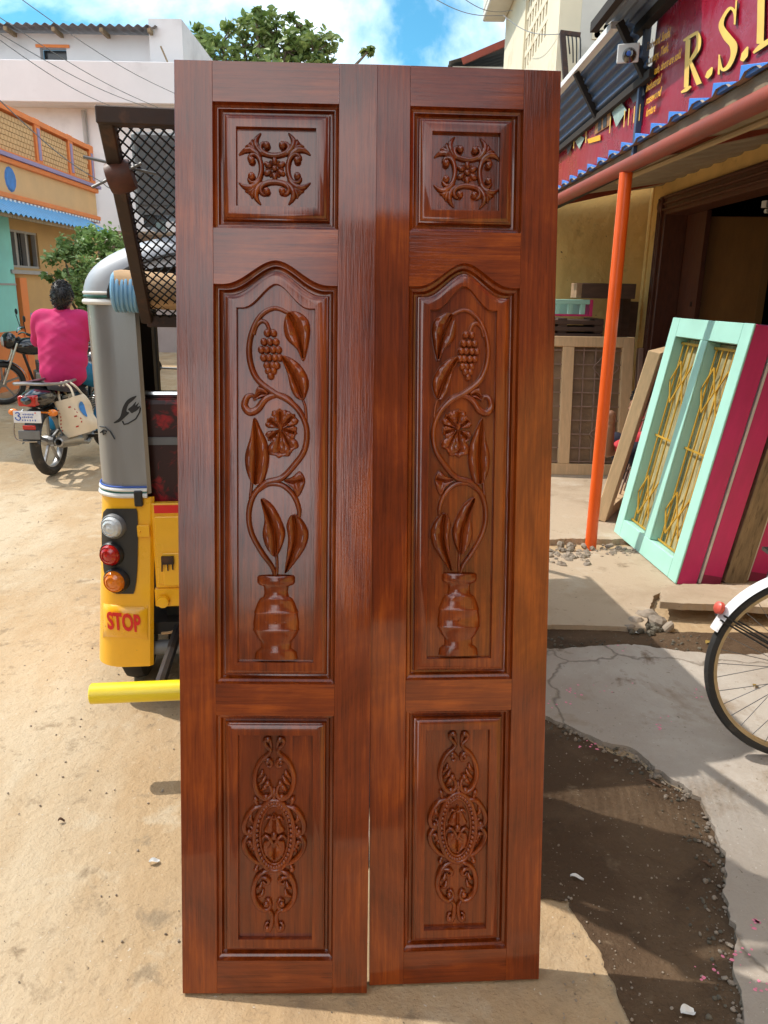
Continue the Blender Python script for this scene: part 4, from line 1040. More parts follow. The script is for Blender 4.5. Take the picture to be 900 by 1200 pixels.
# ---------------------------------------------------------------- motorcycles
M_tank = mat('black_gloss', (0.012, 0.012, 0.014), 0.14, 0.1, 8, bump=0, coat=0.8)
M_vinyl = mat('seat_vinyl', (0.022, 0.021, 0.022), 0.55, 0.2, 20, bump=0.2)
M_alu = mat('dull_aluminium', (0.33, 0.33, 0.33), 0.4, 0.15, 14, bump=0.1, metal=0.8)
M_plate = mat('plate_white', (0.72, 0.74, 0.78), 0.5, 0.08, 20, bump=0)
def wheel(root, y, r_=.30, w=.045, spokes=True):
    t = MB().lathe([(r_ - .075, -w * .55), (r_ - .05, -w), (r_ - .02, -w * .9), (r_ - .004, -w * .5), (r_, 0), (r_ - .004, w * .5), (r_ - .02, w * .9), (r_ - .05, w), (r_ - .075, w * .55)], 36, (0, y, r_), 'x').build('tyre', M_rub, root, smooth=True)
    MB().lathe([(r_ - .07, -w * .6), (r_ - .078, -w * .55), (r_ - .086, 0), (r_ - .078, w * .55), (r_ - .07, w * .6)], 36, (0, y, r_), 'x').build('rim', M_alu, t, smooth=True)
    mb = MB().lathe([(.0, -.05), (.045, -.05), (.05, 0), (.045, .05), (.0, .05)], 14, (0, y, r_), 'x')
    for k in range(5):
        a = 2 * math.pi * k / 5 + .3
        mb.beam((0, y + .03 * math.cos(a), r_ + .03 * math.sin(a)), (0, y + (r_ - .08) * math.cos(a), r_ + (r_ - .08) * math.sin(a)), .026, .018, (1, 0, 0))
    mb.build('wheel_hub', M_alu, t, smooth=False)
def motorcycle(label, loc, rot, steer=0.0, lean=0.0):
    m = thing('motorcycle', label, 'motorcycle', loc, (0, lean, rot), 'motorcycles in the street')
    wheel(m, 0); wheel(m, 1.27)
    for s in (-1, 1):
        MB().tube([(s * .085, 0, .30), (s * .075, .45, .34)], .018, 8).build('swingarm', M_blk, m, smooth=True)
        sp_ = MB().tube([(s * .105, .02, .32), (s * .10, .16, .64)], .012, 8)
        for k in range(9): sp_.lathe([(.022, -.006), (.027, 0), (.022, .006)], 12, Vector((s * .1045, .03, .35)).lerp(Vector((s * .10, .155, .60)), k / 8))
        sp_.build('shock_absorber', M_grey, m, smooth=True)
        MB().tube([(s * .085, 1.27, .30), (s * .085, 1.05, .86)], .018, 8).build('fork', M_chr, m, smooth=True)
        tm = MB().tube([(s * .04, -.22, .585), (s * .135, -.23, .585)], .008, 6).ell((s * .165, -.235, .585), (.045, .03, .030), 12, 8)
        tm.build('indicator', M_lora, m, smooth=True)
        MB().tube(cat([(s * .08, 1.02, .98), (s * .20, .98, 1.02), (s * .36, .90, 1.0)], 4), .011, 8).build('handlebar', M_chr, m, smooth=True)
        MB().tube([(s * .29, .94, 1.01), (s * .385, .89, .995)], .018, 10).build('grip', M_blk, m, smooth=True)
        mr = MB().tube([(s * .27, .95, 1.02), (s * .34, .98, 1.18)], .006, 6).ell((s * .36, .97, 1.22), (.06, .018, .042), 12, 8); mr.build('mirror', M_blk, m, smooth=True)
        MB().tube([(s * .06, .58, .24), (s * .22, .58, .25)], .014, 8).build('footrest', M_rub, m, smooth=True)
    MB().grid(lambda u, v: ((v - .5) * .30 * (1 if u > .2 else .55 + u * 2.2) * (1 - .35 * max(0, u - .6)), -.10 + .78 * u, .80 - .05 * math.sin(math.pi * u) - .07 * (2 * v - 1) ** 4 + .03 * (1 - u)), 14, 10).add([(-.10, -.08, .70), (.10, -.08, .70), (.11, .66, .68), (-.11, .66, .68)], [(0, 1, 2, 3)]).build('seat', M_vinyl, m, smooth=True, angle=180)
    MB().ell((0, .86, .80), (.145, .27, .12), 18, 12).build('fuel_tank', M_tank, m, smooth=True)
    MB().ell((0, -.10, .695), (.115, .26, .085), 16, 10).build('tail_cowl', M_tank, m, smooth=True)
    for s in (-1, 1): MB().ell((s * .10, .30, .62), (.03, .24, .10), 14, 10).build('side_cover', M_tank, m, smooth=True)
    MB().box(-.075, .075, -.335, -.24, .645, .735).build('tail_light', M_lred, m, bev=.02, seg=3, smooth=True)
    MB().grid(lambda u, v: ((v - .5) * .15, -.20 - .13 * u, .62 - .26 * u - .03 * (2 * v - 1) ** 2), 8, 6).build('rear_mudguard', M_blk, m, smooth=True, angle=180)
    pl = MB().box(-.115, .115, -.345, -.340, .515, .612).build('number_plate', M_plate, m, bev=.002)
    mk = MB(); mk.tube(cat([(-.095, -.3465, .592), (-.075, -.3465, .60), (-.06, -.3465, .585), (-.075, -.3465, .572), (-.055, -.3465, .558), (-.07, -.3465, .535), (-.095, -.3465, .545), (-.098, -.3465, .56)], 4), .0045, 5)
    mk.build('plate_mark', M_blue, pl)
    for z_, x0, x1 in ((.585, -.03, .05), (.562, -.035, .04), (.537, -.04, .065)):
        d_ = MB()
        for k in range(6): d_.cbox((x0 + (x1 - x0) * k / 5, -.3462, z_), (.008, .002, .010 + .004 * (k % 2)))
        struct(d_.build('plate_mark', M_blue, pl), 'stuff')
    MB().ell((.07, -.3462, .598), (.006, .002, .006), 6, 4).build('plate_mark', M_red, pl)
    MB().box(-.055, .055, -.338, -.325, .455, .492).build('reflector', M_lred, m, bev=.006)
    MB().box(-.095, .085, -.34, -.325, .375, .450).build('mud_flap', M_grey, m, bev=.02, seg=2)
    MB().tube(cat([(.13, .42, .80), (.155, .05, .80), (.15, -.16, .815), (.10, -.29, .825), (0, -.31, .83), (-.10, -.29, .825), (-.15, -.16, .815), (-.155, .05, .80), (-.13, .42, .80)], 5), .013, 8).build('grab_rail', M_alu, m, smooth=True)
    MB().tube(cat([(-.10, -.20, .60), (-.13, -.30, .52), (-.13, -.33, .40), (-.08, -.34, .36), (.06, -.34, .36)], 4), .006, 6).build('guard_wire', M_chr, m, smooth=True)
    MB().tube([(.10, .85, .30), (.13, .5, .20), (.15, .25, .25)], .018, 8).lathe([(.02, 0), (.045, .04), (.052, .1), (.052, .42), (.040, .46), (.028, .465), (.026, .43)], 16, (.155, .30, .265), 'z', Matrix.Rotation(R(83), 3, 'X')).build('exhaust', M_alu, m, smooth=True)
    en = MB().box(-.11, .11, .52, .86, .20, .46).build('engine', M_alu, m, bev=.03, seg=2)
    for k in range(6): MB().box(-.10, .10, .60, .82, .47 + k * .022, .481 + k * .022).build('cooling_fin', M_grey, en)
    MB().tube([(0, .40, .60), (0, .95, .80), (0, 1.03, .92)], .028, 8).tube([(0, .40, .62), (0, .48, .28), (0, .85, .22), (0, 1.0, .80)], .02, 8).build('frame', M_blk, m, smooth=True)
    MB().ell((0, 1.14, .88), (.11, .10, .115), 16, 10).build('headlamp_fairing', M_tank, m, smooth=True)
    MB().lathe([(.0001, .03), (.05, .024), (.075, .005), (.08, 0)], 18, (0, 1.215, .87), 'y').build('headlight', M_lwhi, m, smooth=True)
    MB().grid(lambda u, v: ((v - .5) * .10, 1.27 + .325 * math.cos(R(20) + u * R(150)), .30 + .325 * math.sin(R(20) + u * R(150)) - .02 * (2 * v - 1) ** 2), 14, 6).build('front_mudguard', M_tank, m, smooth=True, angle=180)
    MB().tube([(-.08, .45, .25), (-.18, .42, .02)], .010, 6).build('side_stand', M_blk, m, smooth=True)
    return m
B1 = G(62, 556)
bike1 = motorcycle('black motorcycle carrying the rider in the pink shirt', (B1.x, B1.y, 0.0), R(-1.5))
rider = thing('person', 'person in a pink shirt and blue trousers riding the black motorcycle', 'person', (B1.x, B1.y, 0.0), R(-1.5))
M_pinks = mat('pink_shirt', (0.52, 0.018, 0.13), 0.85, 0.10, 6, bump=0.35, bscale=90, bdist=.002)
M_blut = mat('blue_cloth', (0.006, 0.16, 0.34), 0.85, 0.12, 6, bump=0.3, bscale=90)
make_person(rider, dict(hip=(0, .42, .88), chest=(0, .47, 1.24), neck=(0, .50, 1.385), head=(.012, .52, 1.50), shl=(-.205, .48, 1.315), shr=(.205, .48, 1.315), ell=(-.30, .60, 1.10), elr=(.31, .60, 1.10), wrl=(-.33, .83, 1.03), wrr=(.34, .83, 1.03),
    hdl=(-.05, 1, -.2), hdr=(.05, 1, -.2), hnl=(0, -.2, -1), hnr=(0, -.2, -1), hpl=(-.10, .46, .87), hpr=(.10, .46, .87), knl=(-.25, .82, .72), knr=(.25, .82, .72), anl=(-.21, .58, .32), anr=(.21, .58, .32), tol=(-.21, .70, .285), tor=(.21, .70, .285), curl=1.0), M_pinks, M_blut, sleeve=0.95, head_yaw=R(-6), bulk=1.12)
# cloth shopping bag hung on the right side
bagm = mat('printed_bag', (0.72, 0.62, 0.46), 0.8, 0.08, 8, bump=0.3, bscale=20)
bag = thing('shopping_bag', 'cream cloth shopping bag with red print hanging from the motorcycle', 'bag', (B1.x, B1.y, 0), R(-1.5))
Mb = Matrix.Translation((.26, .10, .36)) @ Matrix.Rotation(R(-16), 4, 'Y')
def bagf(u, v):
    a = 2 * math.pi * u; k = 1 - .18 * v ** 2; x = .13 * math.copysign(abs(math.cos(a)) ** .55, math.cos(a)) * k; y = .16 * math.copysign(abs(math.sin(a)) ** .55, math.sin(a)) * k
    return Mb @ Vector((x + .012 * math.sin(v * 9 + a * 2), y, v * .32))
bgm = MB().grid(bagf, 32, 10); bgm.add([bagf(k / 32, 0) for k in range(32)], [tuple(range(32))]); bgm.build('sack', bagm, bag, smooth=True, angle=60)
for y_ in (-.05, .05):
    MB().tube(cat([Mb @ Vector((-.05, y_ * 2, .30)), Mb @ Vector((-.05, y_, .40)), Vector((.12, .12 + y_, .80)), Mb @ Vector((.06, y_, .40)), Mb @ Vector((.08, y_ * 2, .30))], 5), .010, 6).build('handle', bagm, bag, smooth=True)
Mrp = mat('red_print', (.45, .06, .04), .8, .2, 20, bump=0)
for k in range(7):
    v = .20 + .09 * k
    MB().add([bagf(.75 + du, v + dv) + (bagf(.75 + du, v + dv) - Mb @ Vector((0, 0, v * .32))).normalized() * .004 for du, dv in ((-.085, 0), (-.085 + (.17 if k % 3 else .13), .01), (-.085 + (.17 if k % 3 else .13), .05), (-.085, .04))], [(0, 1, 2, 3)]).build('printed_line', Mrp, bag)
MB().add([bagf(.94 + .045 * math.cos(a), .62 + .22 * math.sin(a)) + Vector((.007, -.004, 0)) for a in [k * .5236 for k in range(12)]], [tuple(range(12))]).build('printed_disc', mat('blue_print', (.05, .22, .55), .8, .1, 9, bump=0), bag)
# parked motorcycle by the house
B2 = PY(8, 470, 11.0); B2.z = 0
hd = R(122)
fw = Vector((-math.sin(hd), math.cos(hd), 0))
b2o = Vector((G(6, 474).x, G(6, 474).y, 0)) - fw * 1.27
bike2 = motorcycle('black motorcycle parked by the orange house, its front wheel showing', b2o, hd, lean=R(-6))
# ---------------------------------------------------------------- shop
M_ywall = mat('yellow_limewash', (0.72, 0.48, 0.18), 0.9, 0.16, 2.2, bump=0.7, bscale=12, bdist=.02, spec=.2, col2=(0.36, 0.21, 0.07), c2scale=3.2, c2lo=.60, c2hi=.74, spots=(.10, .06, .03), sscale=13, slo=.70, shi=.74)
M_orange = mat('orange_paint', (0.80, 0.105, 0.008), 0.38, 0.06, 4, bump=0.06, bscale=20, coat=.2)
M_rust = mat('red_oxide', (0.24, 0.040, 0.018), 0.6, 0.18, 5, bump=0.2)
M_tan = mat('timber_fascia', (0.22, 0.16, 0.10), 0.8, 0.2, 8, stretch=(6, 1, 6), bump=0.3)
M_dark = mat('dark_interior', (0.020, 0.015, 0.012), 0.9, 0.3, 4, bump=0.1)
M_frame = mat('dark_carved_frame', (0.085, 0.026, 0.012), 0.5, 0.3, 9, stretch=(4, 4, 1), bump=0.3)
M_ply = mat('brown_ply', (0.30, 0.15, 0.045), 0.6, 0.15, 5, stretch=(3, 3, 1), bump=0.1)
M_bluec = mat('blue_sheet', (0.04, 0.20, 0.62), 0.45, 0.12, 5, bump=0.1)
M_navy = mat('weathered_blue_sheet', (0.050, 0.085, 0.16), 0.55, 0.2, 5, bump=0.15)
M_ban = mat('maroon_banner', (0.30, 0.008, 0.030), 0.30, 0.08, 3, bump=0.5, bscale=6, bdist=.02)
M_gold = mat('gold_letters', (0.78, 0.50, 0.10), 0.5, 0.14, 8, bump=0)
M_goldt = mat('yellow_letters', (0.85, 0.42, 0.02), 0.5, 0.05, 8, bump=0)
M_goldw = mat('letter_highlight', (0.85, 0.76, 0.45), 0.5, 0.05, 8, bump=0)
XS = 1.36                                    # line of the awning edge
shop = thing('shop_building', 'yellow limewashed furniture shop with a wide dark doorway', 'shop', (2.5, 5.0, 0))
def sb(mb, name, m, parent=shop, bev=0, **k):
    for v in mb.v: v -= Vector((2.5, 5.0, 0))
    return mb.build(name, m, parent, bev=bev, **k)
dY0, dY1, dZ = 4.35, 7.50, 2.47               # doorway seen from outside (outer edge of its frame)
sb(MB().box(2.5, 2.72, dY1, 7.95, 0, 3.4), 'wall', M_ywall)
sb(MB().box(2.5, 2.72, dY0, dY1, dZ, 3.4), 'wall', M_ywall)
sb(MB().box(2.5, 2.72, -9.0, dY0, 0, 3.4), 'wall', M_ywall)
ew = MB().grid(lambda u, v: (0.95 + 1.75 * u, 7.90 + .012 * mnoise.noise(Vector((u * 6, v * 9, 1))), 3.4 * v), 16, 30)
sb(ew, 'end_wall', M_ywall, smooth=True, angle=180); sb(MB().box(.95, 2.72, 7.93, 8.15, 0, 3.4), 'end_wall', M_ywall)
sb(MB().box(2.485, 2.50, 7.80, 7.88, 0, 2.9), 'wall_strip', M_ywall)
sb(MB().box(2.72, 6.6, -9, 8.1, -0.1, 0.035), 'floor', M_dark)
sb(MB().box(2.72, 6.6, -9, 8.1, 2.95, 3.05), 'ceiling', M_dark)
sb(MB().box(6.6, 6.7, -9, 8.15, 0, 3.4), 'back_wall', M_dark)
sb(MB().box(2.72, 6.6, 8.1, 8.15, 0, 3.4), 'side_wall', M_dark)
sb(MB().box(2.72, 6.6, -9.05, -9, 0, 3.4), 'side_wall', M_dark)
sb(MB().box(2.44, 6.7, -9.1, 8.2, 3.4, 3.55), 'roof', M_tan)
sb(MB().box(2.56, 6.6, -9.0, 1.0, 3.55, 7.2), 'upper_storey', mat('brown_plaster', (.11, .075, .05), .9, .15, 2))
# doorway frame, carved timber
jw = .19
f1 = sb(MB().box(2.455, 2.66, dY1 - jw, dY1 - .001, 0.05, dZ - .002), 'door_jamb', M_frame, bev=.006)
f2 = sb(MB().box(2.457, 2.66, dY0 + .001, dY1 - jw - .001, dZ - .17, dZ - .001), 'door_lintel', M_frame, bev=.006)
f3 = sb(MB().box(2.455, 2.66, dY0, dY0 + jw, 0.05, dZ - .172), 'door_jamb', M_frame, bev=.006)
for k in range(3):
    o_ = sb(MB().box(2.438 - .004 * k, 2.456, dY1 - .03 - .055 * k, dY1 - .012 - .055 * k, 0.05, dZ - .02), 'moulding', M_frame, f1, bev=.004)
    sb(MB().box(2.439 - .004 * k, 2.458, dY0 + .2, dY1 - .16, dZ - .035 - .05 * k, dZ - .018 - .05 * k), 'moulding', M_frame, f2, bev=.004)
cv = MB()
for k in range(16): cv.ell((2.452, dY1 - .095, .2 + k * .135), (.014, .030, .055), 8, 6)
for o_ in (f1, f2): o_.location = (0, 0, 0)
struct(sb(cv, 'carved_beading', M_frame, f1, smooth=True), 'stuff')
sb(MB().ell((2.44, dY1 - .09, dZ - .09), (.03, .05, .06), 10, 8), 'carved_knob', M_frame, f1, smooth=True)
sb(MB().box(2.66, 2.70, dY1 - .62, dY1 - .03, .05, 2.3), 'open_shutter', M_frame)
ply = thing('plywood_door', 'plain brown door leaf standing inside the dark shop doorway', 'door', (3.00, 6.95, .04), R(-6))
MB().box(-.27, .26, -.02, .02, 0, 2.22).build('leaf', M_ply, ply, bev=.003)
MB().box(.20, .262, -.024, -.0205, 0, 2.22).build('edge_strip', mat('pale_edge', (.26, .14, .045), .6, .1, 6), ply)
MB().cbox((-.31, -.01, 1.50), (.09, .02, .04)).build('bolt', M_dkm, ply)
tq = PY(915, 244, 6.4)
tl = thing('tube_light', 'white tube light fitting inside the dark shop', 'light', tq, R(10))
MB().box(-.15, .6, -.03, .03, 0, .05).build('batten', M_whi, tl)
MB().tube([(-.13, 0, -.025), (.58, 0, -.025)], .016, 10).build('tube', M_whi, tl, smooth=True)
# steel awning frame: pole, beam
aw = thing('awning_support', 'orange steel post and red oxide beam carrying the shop awning', 'awning support', (G(692, 640, .03).x, G(692, 640, .03).y, 0))
pb = Vector((G(692, 640, .03).x, G(692, 640, .03).y, 0)); L0 = lambda v: Vector(v) - pb
MB().tube([(0, 0, -.05), (0, 0, 2.275)], .037, 20).build('post', M_orange, aw, smooth=True)
b0_, b1_ = PX(657, 226, 1.30), PX(900, 110, 1.41)
ZBM = 2.31
MB().tube([L0((1.44, .6, ZBM)), L0((1.285, 7.6, ZBM))], .040, 14).build('beam', M_rust, aw, smooth=True)
for yy in (1.2, 4.9, 7.5): MB().beam(L0((1.42, yy, ZBM + .07)), L0((2.5, yy, 2.62)), .05, .06).build('rafter', M_rust, aw)
MB().tube([L0((1.75, 3.0, 2.38)), L0((1.62, 5.9, 2.38))], .018, 8).build('conduit', mat('conduit', (.45, .32, .17), .6, .1, 8), aw, smooth=True)
aws = thing('awning', 'corrugated awning with blue edge and timber fascia over the shop front', 'awning', (XS, 5, 2.4))
A0 = lambda v: Vector(v) - Vector((XS, 5, 2.4))
def corr(u, v):
    y = 0.2 + 7.6 * u; x = XS - .02 + 1.2 * v; k = (y / .265) % 1.0
    tr_ = .022 * (1 if k < .35 else (1 - (k - .35) / .12 if k < .47 else (0 if k < .88 else (k - .88) / .12)))
    return A0((x, y, 2.405 + .18 * v + tr_))
MB().grid(corr, 230, 3).build('corrugated_sheet', mat('asbestos_sheet', (.34, .28, .20), .85, .15, 4), aws, fix=False)
MB().beam(A0((XS + .035, .2, 2.370)), A0((XS + .035, 7.8, 2.370)), .025, .075).build('fascia', M_tan, aws)
MB().beam(A0((XS + .09, .2, 2.350)), A0((XS + .09, 7.8, 2.350)), .06, .05).build('purlin', M_dark, aws)
ZF = 2.412
tooth0 = None; locs = []
y_ = 2.05
tm = MB(); tm.prism([(0, 0), (.235, 0), (.235, .055), (.0, .006)], -.012, .012, lambda a, b, d: Vector((d, a, b)))
while y_ < 7.6: locs.append(A0((XS + .005, y_, ZF))); y_ += .265
t0 = tm.build('awning_tooth', M_bluec, aws, bev=.002); t0.location = locs[0]; copies(t0, 'awning_tooth', aws, locs[1:])
# banner
ban = thing('shop_banner', 'maroon shop banner with gold letters above the awning', 'banner', (XS + .03, 4, 2.42))
BX = XS + .03
def bz(y): return 3.55 if y < 4.62 else 2.80
def bannerf(u, v):
    y = .6 + 6.6 * u; fold = .018 * math.exp(-((y - 3.93) / .16) ** 2) * math.sin(v * 3 + (y - 3.93) * 50) * v ** 2
    return Vector((.012 * math.sin(y * 3) * v + fold, y - 4, (bz(y) - 2.42) * v))
MB().grid(bannerf, 160, 10).build('banner_sheet', M_ban, ban, smooth=True, angle=180, fix=False)
def onban(px, py, off=.012):
    p = PX(px, py, BX - off); return p - Vector((BX, 4, 2.42))
def ribbon(pts, w, off=.014, n=5):
    """flat letter stroke on the banner: pts and widths as seen square to the photograph"""
    P = cat([(x, y, 0) for x, y in pts], n); mb = MB(); N = len(P)
    for i in range(N):
        t = (P[min(i + 1, N - 1)] - P[max(i - 1, 0)]).normalized(); nn = Vector((-t.y, t.x, 0)); k = float(np.interp(i / (N - 1), np.linspace(0, 1, len(w)), w)) / 15.0
        a, b = P[i] + nn * k, P[i] - nn * k; mb.v += [onban(a.x, a.y, off), onban(b.x, b.y, off)]
    for i in range(N - 1): mb.face(2 * i, 2 * i + 2, 2 * i + 3, 2 * i + 1)
    return mb
LT = lambda x, y: (780 + x / 7.5, y / 7.5)
def letter(name, strokes):
    for m_, off, dx, dy, ex in ((mat('letter_shadow', (.10, .05, .03), .6, .1, 8, bump=0) if 'letter_shadow' not in bpy.data.materials else bpy.data.materials['letter_shadow'], .008, 9, 9, 1.0), (M_gold, .013, 0, 0, 1.0)):
        allm = MB()
        for k, (pts, w) in enumerate(strokes):
            mb = ribbon([LT(x + dx, y + dy) for x, y in pts], w, off + .0006 * k); allm.add(mb.v, mb.f)
        allm.build(name, m_, ban, fix=False)
letter('letter_r', [([(197, 345), (188, 560), (180, 770)], [42, 40, 40]), ([(155, 358), (210, 325), (275, 285)], [16, 28, 24]), ([(270, 275), (292, 340), (280, 430), (215, 535)], [30, 40, 40, 24]), ([(215, 535), (255, 640), (295, 740)], [26, 44, 50]), ([(135, 812), (180, 788), (222, 758)], [14, 34, 16])])
letter('letter_s', [([(606, 215), (606, 110), (565, 72), (508, 150), (490, 235), (540, 325), (596, 400), (590, 500), (545, 590), (492, 605), (470, 480)], [10, 26, 26, 28, 50, 72, 70, 44, 34, 26, 12]), ([(472, 480), (466, 655)], [14, 18]), ([(622, 0), (606, 215)], [14, 16])])
letter('letter_i', [([(840, -90), (836, 150), (830, 385)], [64, 62, 62]), ([(770, 465), (830, 412), (900, 365), (960, 335)], [16, 44, 44, 30]), ([(790, -60), (900, -120)], [30, 30])])
letter('full_stop', [([(358, 685), (385, 640), (410, 590)], [30, 50, 10])]); letter('full_stop', [([(668, 535), (695, 480), (722, 410)], [30, 60, 10])])
# smaller yellow lines of writing
TXT = [('Teakwood, Sandal,', (757.5, 56), (785, 38)), ('Country, Teak,', (757, 74), (783, 55)), ('readymade, doors are sold.', (757, 90), (798, 63)), ('industrial', (757, 104), (775, 92)), ('rosewood', (757, 119), (775, 107)), ('furniture', (757, 133), (768, 126))]
for s_, a_, b_ in TXT:
    A_, B_ = onban(*a_, .016), onban(*b_, .016); L_ = abs(B_.y - A_.y)
    me = text_mesh(s_, .12, 0.0003, shear=.3, bold=.002, align='LEFT', spacing=.95); me.materials.append(M_goldt)
    w0 = max(v.co.x for v in me.vertices) - min(v.co.x for v in me.vertices); k = L_ / w0
    kz = .48
    for v in me.vertices: v.co = Vector((A_.x - v.co.z, A_.y - v.co.x * k, A_.z + (B_.z - A_.z) * (v.co.x / w0) + v.co.y * kz))
    link('lettering', me, ban)
# furniture pictures printed on the far end of the banner
P2 = lambda x, y: (655 + x / 7.826, 80 + y / 7.826)
def printed(name, pts, m, off=.014):
    mb = MB(); mb.v += [onban(*P2(x, y), off) for x, y in pts]; mb.face(*range(len(pts))); mb.build(name, m, ban, fix=False)
M_pw = mat('print_wood', (.32, .15, .05), .5, .2, 14, bump=0); M_pg = mat('print_glass', (.30, .40, .36), .4, .2, 8, bump=0); M_pd = mat('print_dark', (.03, .03, .035), .5, .2, 8, bump=0)
printed('printed_picture', [(340, 430), (475, 325), (470, 520), (325, 610)], M_pw); printed('printed_picture', [(362, 440), (392, 418), (385, 560), (355, 580)], M_pd, .0165); printed('printed_picture', [(408, 408), (440, 384), (435, 530), (402, 552)], M_pd, .0165)
printed('printed_picture', [(485, 405), (565, 300), (620, 385), (525, 540)], M_pg); printed('printed_picture', [(652, 255), (770, 160), (785, 240), (680, 320)], M_pd)
printed('printed_picture', [(260, 650), (380, 610), (380, 660), (270, 690)], M_goldt); printed('printed_picture', [(150, 670), (200, 620), (235, 640), (185, 740)], M_pg); printed('printed_picture', [(60, 660), (110, 620), (120, 700), (80, 800)], M_pd)
for x in (140, 250, 470, 600, 640, 690, 740): printed('printed_picture', [(x, 640 - x * .42), (x + 8, 636 - x * .42), (x - 2, 790 - x * .42), (x - 10, 795 - x * .42)], M_gold, .0158)
# neighbour's blue awning beyond, tipped up towards the street
nb = thing('blue_awning', 'weathered blue corrugated awning beyond the banner', 'awning', (1.3, 6, 2.6))
N0 = lambda v: Vector(v) - Vector((1.3, 6, 2.6))
def ncor(u, v):
    k = .010 * math.sin(v * 2 * math.pi * 5); return N0((1.375 - .145 * v + k, 4.55 + 3.2 * u, 2.74 + .25 * v + k * .5))
MB().grid(ncor, 10, 60).build('corrugated_sheet', M_navy, nb, smooth=True, angle=180, fix=False)
for yy in (4.62, 5.6, 6.9): MB().beam(N0((1.36, yy, 2.735)), N0((1.20, yy, 2.99)), .04, .035).build('bracket', M_dark, nb)
MB().beam(N0((1.365, 4.5, 2.725)), N0((1.365, 7.8, 2.725)), .035, .04).build('edge_bar', M_dark, nb)
MB().beam(N0((1.215, 4.75, 3.015)), N0((1.215, 7.8, 3.015)), .05, .035).build('lit_edge_strip', M_whi, nb)  # white strip painting in the sunlit edge of the sheet
def ncor2(u, v):
    k = .010 * math.sin(v * 2 * math.pi * 5); return N0((1.37 - .24 * v, 4.0 + .85 * u, 3.04 + .02 * v + k))
MB().grid(ncor2, 6, 70).build('upper_sheet', mat('grey_sheet', (.16, .20, .26), .5, .2, 6), nb, smooth=True, angle=180, fix=False)
MB().beam(N0((1.36, 4.0, 3.01)), N0((1.36, 4.9, 3.01)), .05, .05).build('edge_bar', M_dark, nb)
MB().beam(N0((1.12, 4.0, 3.03)), N0((1.12, 4.85, 3.03)), .04, .05).build('edge_bar', M_dark, nb)
MB().beam(N0((1.38, 4.72, 2.3)), N0((1.38, 4.72, 3.05)), .035, .035, (0, 1, 0)).build('edge_bar', M_navy, nb)
cc = PY(736, 62, 4.50)
cctv = thing('security_camera', 'small dome security camera on a white plate under the blue awning', 'camera', cc, R(-20))
MB().box(-.055, .055, .0, .012, -.045, .045).build('plate', M_whi, cctv, bev=.004)
MB().lathe([(.0, -.045), (.02, -.042), (.033, -.02), (.036, 0)], 16, (.008, 0, -.012), 'y').build('dome', M_tank, cctv, smooth=True)
MB().lathe([(.0, -.052), (.011, -.05), (.013, -.04)], 12, (.008, 0, -.014), 'y').build('lens', M_blue, cctv, smooth=True)
# ---------------------------------------------------------------- window frames stacked at the shop
M_mint = mat('mint_paint', (0.36, 0.66, 0.56), 0.45, 0.06, 5, bump=0.1, bscale=30)
M_mag = mat('magenta_paint', (0.58, 0.028, 0.155), 0.5, 0.10, 5, stretch=(3, 3, 1), bump=0.12, bscale=30)
M_raw = mat('raw_timber', (0.62, 0.42, 0.235), 0.7, 0.12, 7, stretch=(6, 6, 1), bump=0.15)
M_old = mat('old_grey_timber', (0.26, 0.19, 0.11), 0.85, 0.3, 6, stretch=(6, 6, 1), bump=0.4, col2=(.10, .07, .04), c2scale=8)
M_gril = mat('golden_grille', (0.56, 0.33, 0.04), 0.42, 0.15, 12, bump=0.05, metal=0.3)
M_pale = mat('pale_edge_line', (0.62, 0.60, 0.55), 0.6, 0.1, 8, bump=0)
M_ggr = mat('brown_grille', (0.26, 0.17, 0.13), 0.6, 0.2, 8, bump=0)
M_glz = mat('dusty_pane', (0.20, 0.13, 0.075), 0.5, 0.3, 6, bump=0.1)
def leaning(name, label, origin, xdir, top, grp=None):
    """frame standing on its foot: local x along the foot, local z up its lean, local y to its back"""
    x = Vector(xdir).normalized(); zt = Vector(top) - Vector(origin); z = (zt - x * zt.dot(x)).normalized(); y = z.cross(x)
    t = thing(name, label, 'window frame', group=grp); M = Matrix((x, y, z)).transposed().to_4x4(); M.translation = Vector(origin); t.matrix_world = M
    return t
mn, mf = G(791, 684, .035), G(719, 623, .035)
W_ = (mf - mn).length
mtop = PY(878, 379, mn.y + .07); mtl = PY(781, 372, mf.y + .07)
Hm = (mtop - mn).length
mint = leaning('window_frame', 'mint green double window frame with golden grille leaning at the shop', mf, mn - mf, mf + (mtop - mn), 'window frames stacked at the shop')
TH = .125
def fbox(root, name, x0, x1, z0, z1, m, y0=0, y1=TH, bev=.004): return MB().box(x0, x1, y0, y1, z0, z1).build(name, m, root, bev=bev)
s_, t_ = .105, .10
sidefix = [M_mint, M_mag]
def two_tone(root, name, x0, x1, z0, z1, near=False):
    mb = MB(); mb.box(x0, x1, 0, .012, z0, z1); mb.build(name, M_mint, root, bev=.003)
    mb = MB(); mb.box(x0 + (.0005), x1 - .0005, .0122, TH, z0 + .0005, z1 - .0005); mb.build(name, M_mag if near else M_mint, root, bev=.003)
two_tone(mint, 'stile', 0, s_, 0, Hm); two_tone(mint, 'stile', W_ - s_, W_, 0, Hm, True)
two_tone(mint, 'rail', s_ + .0008, W_ - s_ - .0008, 0.001, .12); two_tone(mint, 'rail', s_ + .0008, W_ - s_ - .0008, Hm - .115, Hm - .001)
xm = W_ * .50; two_tone(mint, 'mullion', xm - .045, xm + .045, .1208, Hm - .1158)
